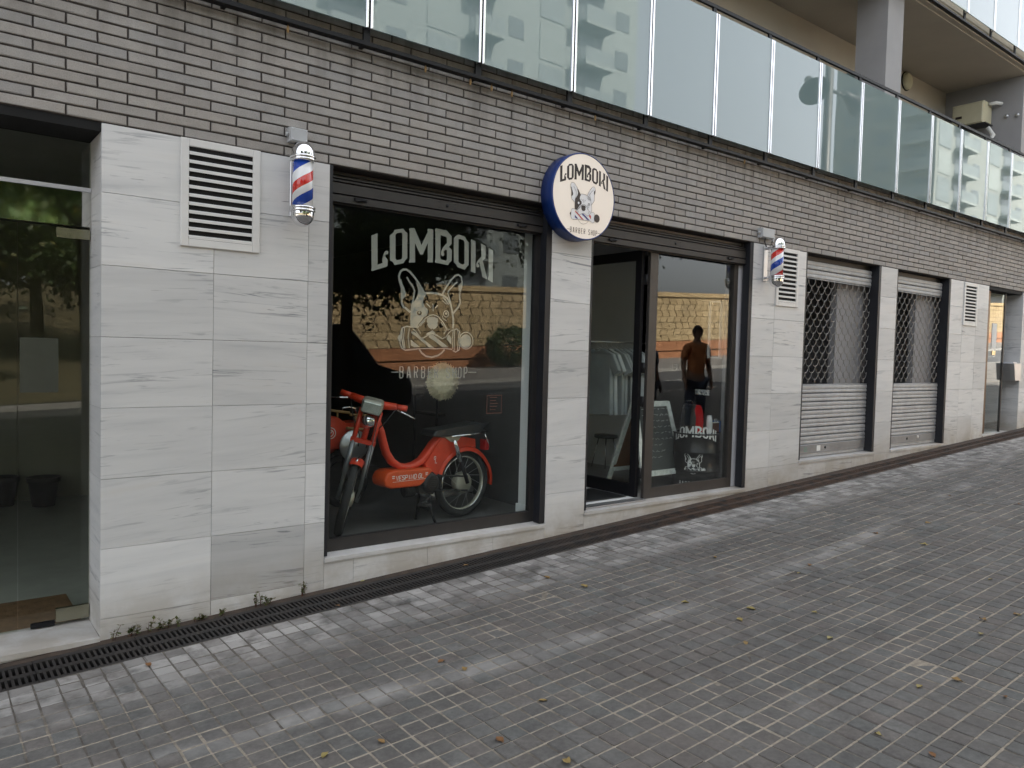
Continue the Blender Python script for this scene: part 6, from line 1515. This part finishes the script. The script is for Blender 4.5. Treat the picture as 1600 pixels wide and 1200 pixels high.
# two passers-by just outside the right edge of the picture
def person(x, y, h, face, shirt, label, seed, arm_bend=0.0):
    z = gz(x)+.012; g = thing('person', label, 'person', (x, y, z)); g.rotation_euler = (0, 0, face); g.scale = (h/1.75,)*3
    def skin(name, verts, edges, mat, root=0, sub=2):
        me = bpy.data.meshes.new(name); me.from_pydata([v[:3] for v in verts], edges, []); me.materials.append(mat)
        o = bpy.data.objects.new(name, me); COL.objects.link(o); o.parent = g
        md = o.modifiers.new('skin', 'SKIN'); md.use_smooth_shade = True
        sv = me.skin_vertices[0].data
        for i, v in enumerate(verts): sv[i].radius = (v[3], v[4] if len(v) > 4 else v[3]); sv[i].use_root = (i == root)
        ss = o.modifiers.new('sub', 'SUBSURF'); ss.levels = sub; ss.render_levels = sub
        return o
    # body: pelvis, spine, neck, legs, arms (x right, y forward)
    V = [(0,0,.95,.15,.11),(0,0,1.12,.14,.10),(0,.01,1.32,.165,.105),(0,0,1.45,.09,.075),(0,.005,1.53,.055,.055),(0,.015,1.60,.06,.07)]
    E = [(0,1),(1,2),(2,3),(3,4),(4,5)]
    for s_ in (-1, 1):
        b = len(V)
        V += [(s_*.095,0,.88,.10,.10),(s_*.105,.015,.50,.068,.07),(s_*.11,-.01,.11,.045,.048),(s_*.115,.05,.045,.045,.04),(s_*.12,.16,.035,.040,.028)]
        E += [(0,b),(b,b+1),(b+1,b+2),(b+2,b+3),(b+3,b+4)]
        b = len(V)
        V += [(s_*.185,0,1.42,.062,.062),(s_*.235,-.01,1.15,.048,.048),(s_*.245,.06,.91,.036,.034),(s_*.242,.085,.84,.040,.022),(s_*.240,.10,.79,.036,.018)]
        E += [(3,b),(b,b+1),(b+1,b+2),(b+2,b+3),(b+3,b+4)]
    skin('body', V, E, M['skin'])
    # fingers and thumb
    for s_ in (-1, 1):
        for k_ in range(4):
            L_ = (.072,.082,.078,.060)[k_]; xo = s_*.240 ; yo = .070+.019*k_
            hv = [(xo,yo,.80,.009),(xo-s_*.004,yo+.004,.80-L_*.5,.0085),(xo-s_*.014,yo+.008,.80-L_,.0075)]
            skin('finger', hv, [(0,1),(1,2)], M['skin'], 0, 1)
        skin('thumb', [(s_*.240,.115,.845,.011),(s_*.232,.135,.815,.010),(s_*.225,.140,.785,.009)], [(0,1),(1,2)], M['skin'], 0, 1)
    # head with face, ears and hair
    hd = MB(); n, m_ = 16, 20; cz = 1.665
    for i in range(n+1):
        ph = math.pi*i/n
        for j in range(m_):
            th = 2*math.pi*j/m_; sx_, sy_, sz_ = .077*math.sin(ph)*math.cos(th), .098*math.sin(ph)*math.sin(th), .118*math.cos(ph)
            if sz_ < 0: sx_ *= 1+sz_*1.9; sy_ = sy_*(1+sz_*1.2) + (.012 if sy_ > 0 else 0)*(-sz_/.118)
            if sy_ > .06: sy_ = .06+(sy_-.06)*.7
            hd.v.append((sx_, .015+sy_, cz+sz_))
    for i in range(n):
        for j in range(m_): hd.f.append((i*m_+j, i*m_+(j+1)%m_, (i+1)*m_+(j+1)%m_, (i+1)*m_+j)); hd.mi.append(0); hd.sm.append(True)
    hd.prism([(0,.03),(.026,-.012),(.0,-.022)], (-.011,.095,cz-.005), UY, UZ, UX, .022)
    hd.obox((0,.094,cz-.055), (.024,0,0), (0,.006,0), (0,0,.006))
    for s_ in (-1, 1): hd.lathe([(0,-.006),(.018,-.008),(.030,0),(.018,.010),(0,.006)], (s_*.078,.010,cz-.005), 'x', 10)
    def loc(b, name, mt): return link(name, b.mesh(name, mt), g, loc=(0,0,0))
    loc(hd, 'head', M['skin'])
    ey = MB()
    for s_ in (-1, 1): ey.lathe([(0,.010),(.010,.006),(.012,0)], (s_*.030,.084,cz+.008), 'y', 10); ey.obox((s_*.030,.093,cz+.030), (.018,0,0), (0,.004,0), (0,0,.004))
    loc(ey, 'eyes', M['hair'])
    hr = MB(); 
    for i in range(9):
        ph = math.pi*.56*i/8
        for j in range(20):
            th = 2*math.pi*j/20; sy_ = .106*math.sin(ph)*math.sin(th); 
            zz2 = .127*math.cos(ph)
            if sy_ > .045 and zz2 < .045: zz2 = .045; sy_ = .075
            hr.v.append((.084*math.sin(ph)*math.cos(th), .012+sy_, cz+zz2))
    for i in range(8):
        for j in range(20): hr.f.append((i*20+j, i*20+(j+1)%20, (i+1)*20+(j+1)%20, (i+1)*20+j)); hr.mi.append(0); hr.sm.append(True)
    loc(hr, 'hair', M['hair'])
    # clothes
    V = [(0,0,.93,.168,.128),(0,0,1.12,.160,.120),(0,.01,1.32,.180,.122),(0,0,1.455,.10,.085)]; E = [(0,1),(1,2),(2,3)]
    for s_ in (-1, 1):
        b = len(V); V += [(s_*.190,0,1.42,.078,.078),(s_*.228,-.008,1.20,.068,.068)]; E += [(3,b),(b,b+1)]
    skin('t_shirt', V, E, shirt)
    V = [(0,0,.96,.158,.118)]; E = []
    for s_ in (-1, 1):
        b = len(V); V += [(s_*.095,0,.86,.112,.112),(s_*.105,.015,.50,.080,.082),(s_*.11,-.01,.10,.062,.066)]; E += [(0,b),(b,b+1),(b+1,b+2)]
    skin('trousers', V, E, M['jeans'])
    for s_ in (-1, 1): skin('shoe', [(s_*.115,-.03,.04,.048,.04),(s_*.115,.06,.04,.05,.042),(s_*.12,.17,.03,.045,.030)], [(0,1),(1,2)], M['shoe'], 0, 1)
person(10.1, -2.97, 1.73, R(20), M['shirt_orange'], 'person in an orange t-shirt, mirrored in the glass beside the shop door', 1)
person(9.62, -3.55, 1.60, R(-10), M['shirt_blue'], 'person in a blue-grey t-shirt, mirrored at the edge of the door frame', 2)
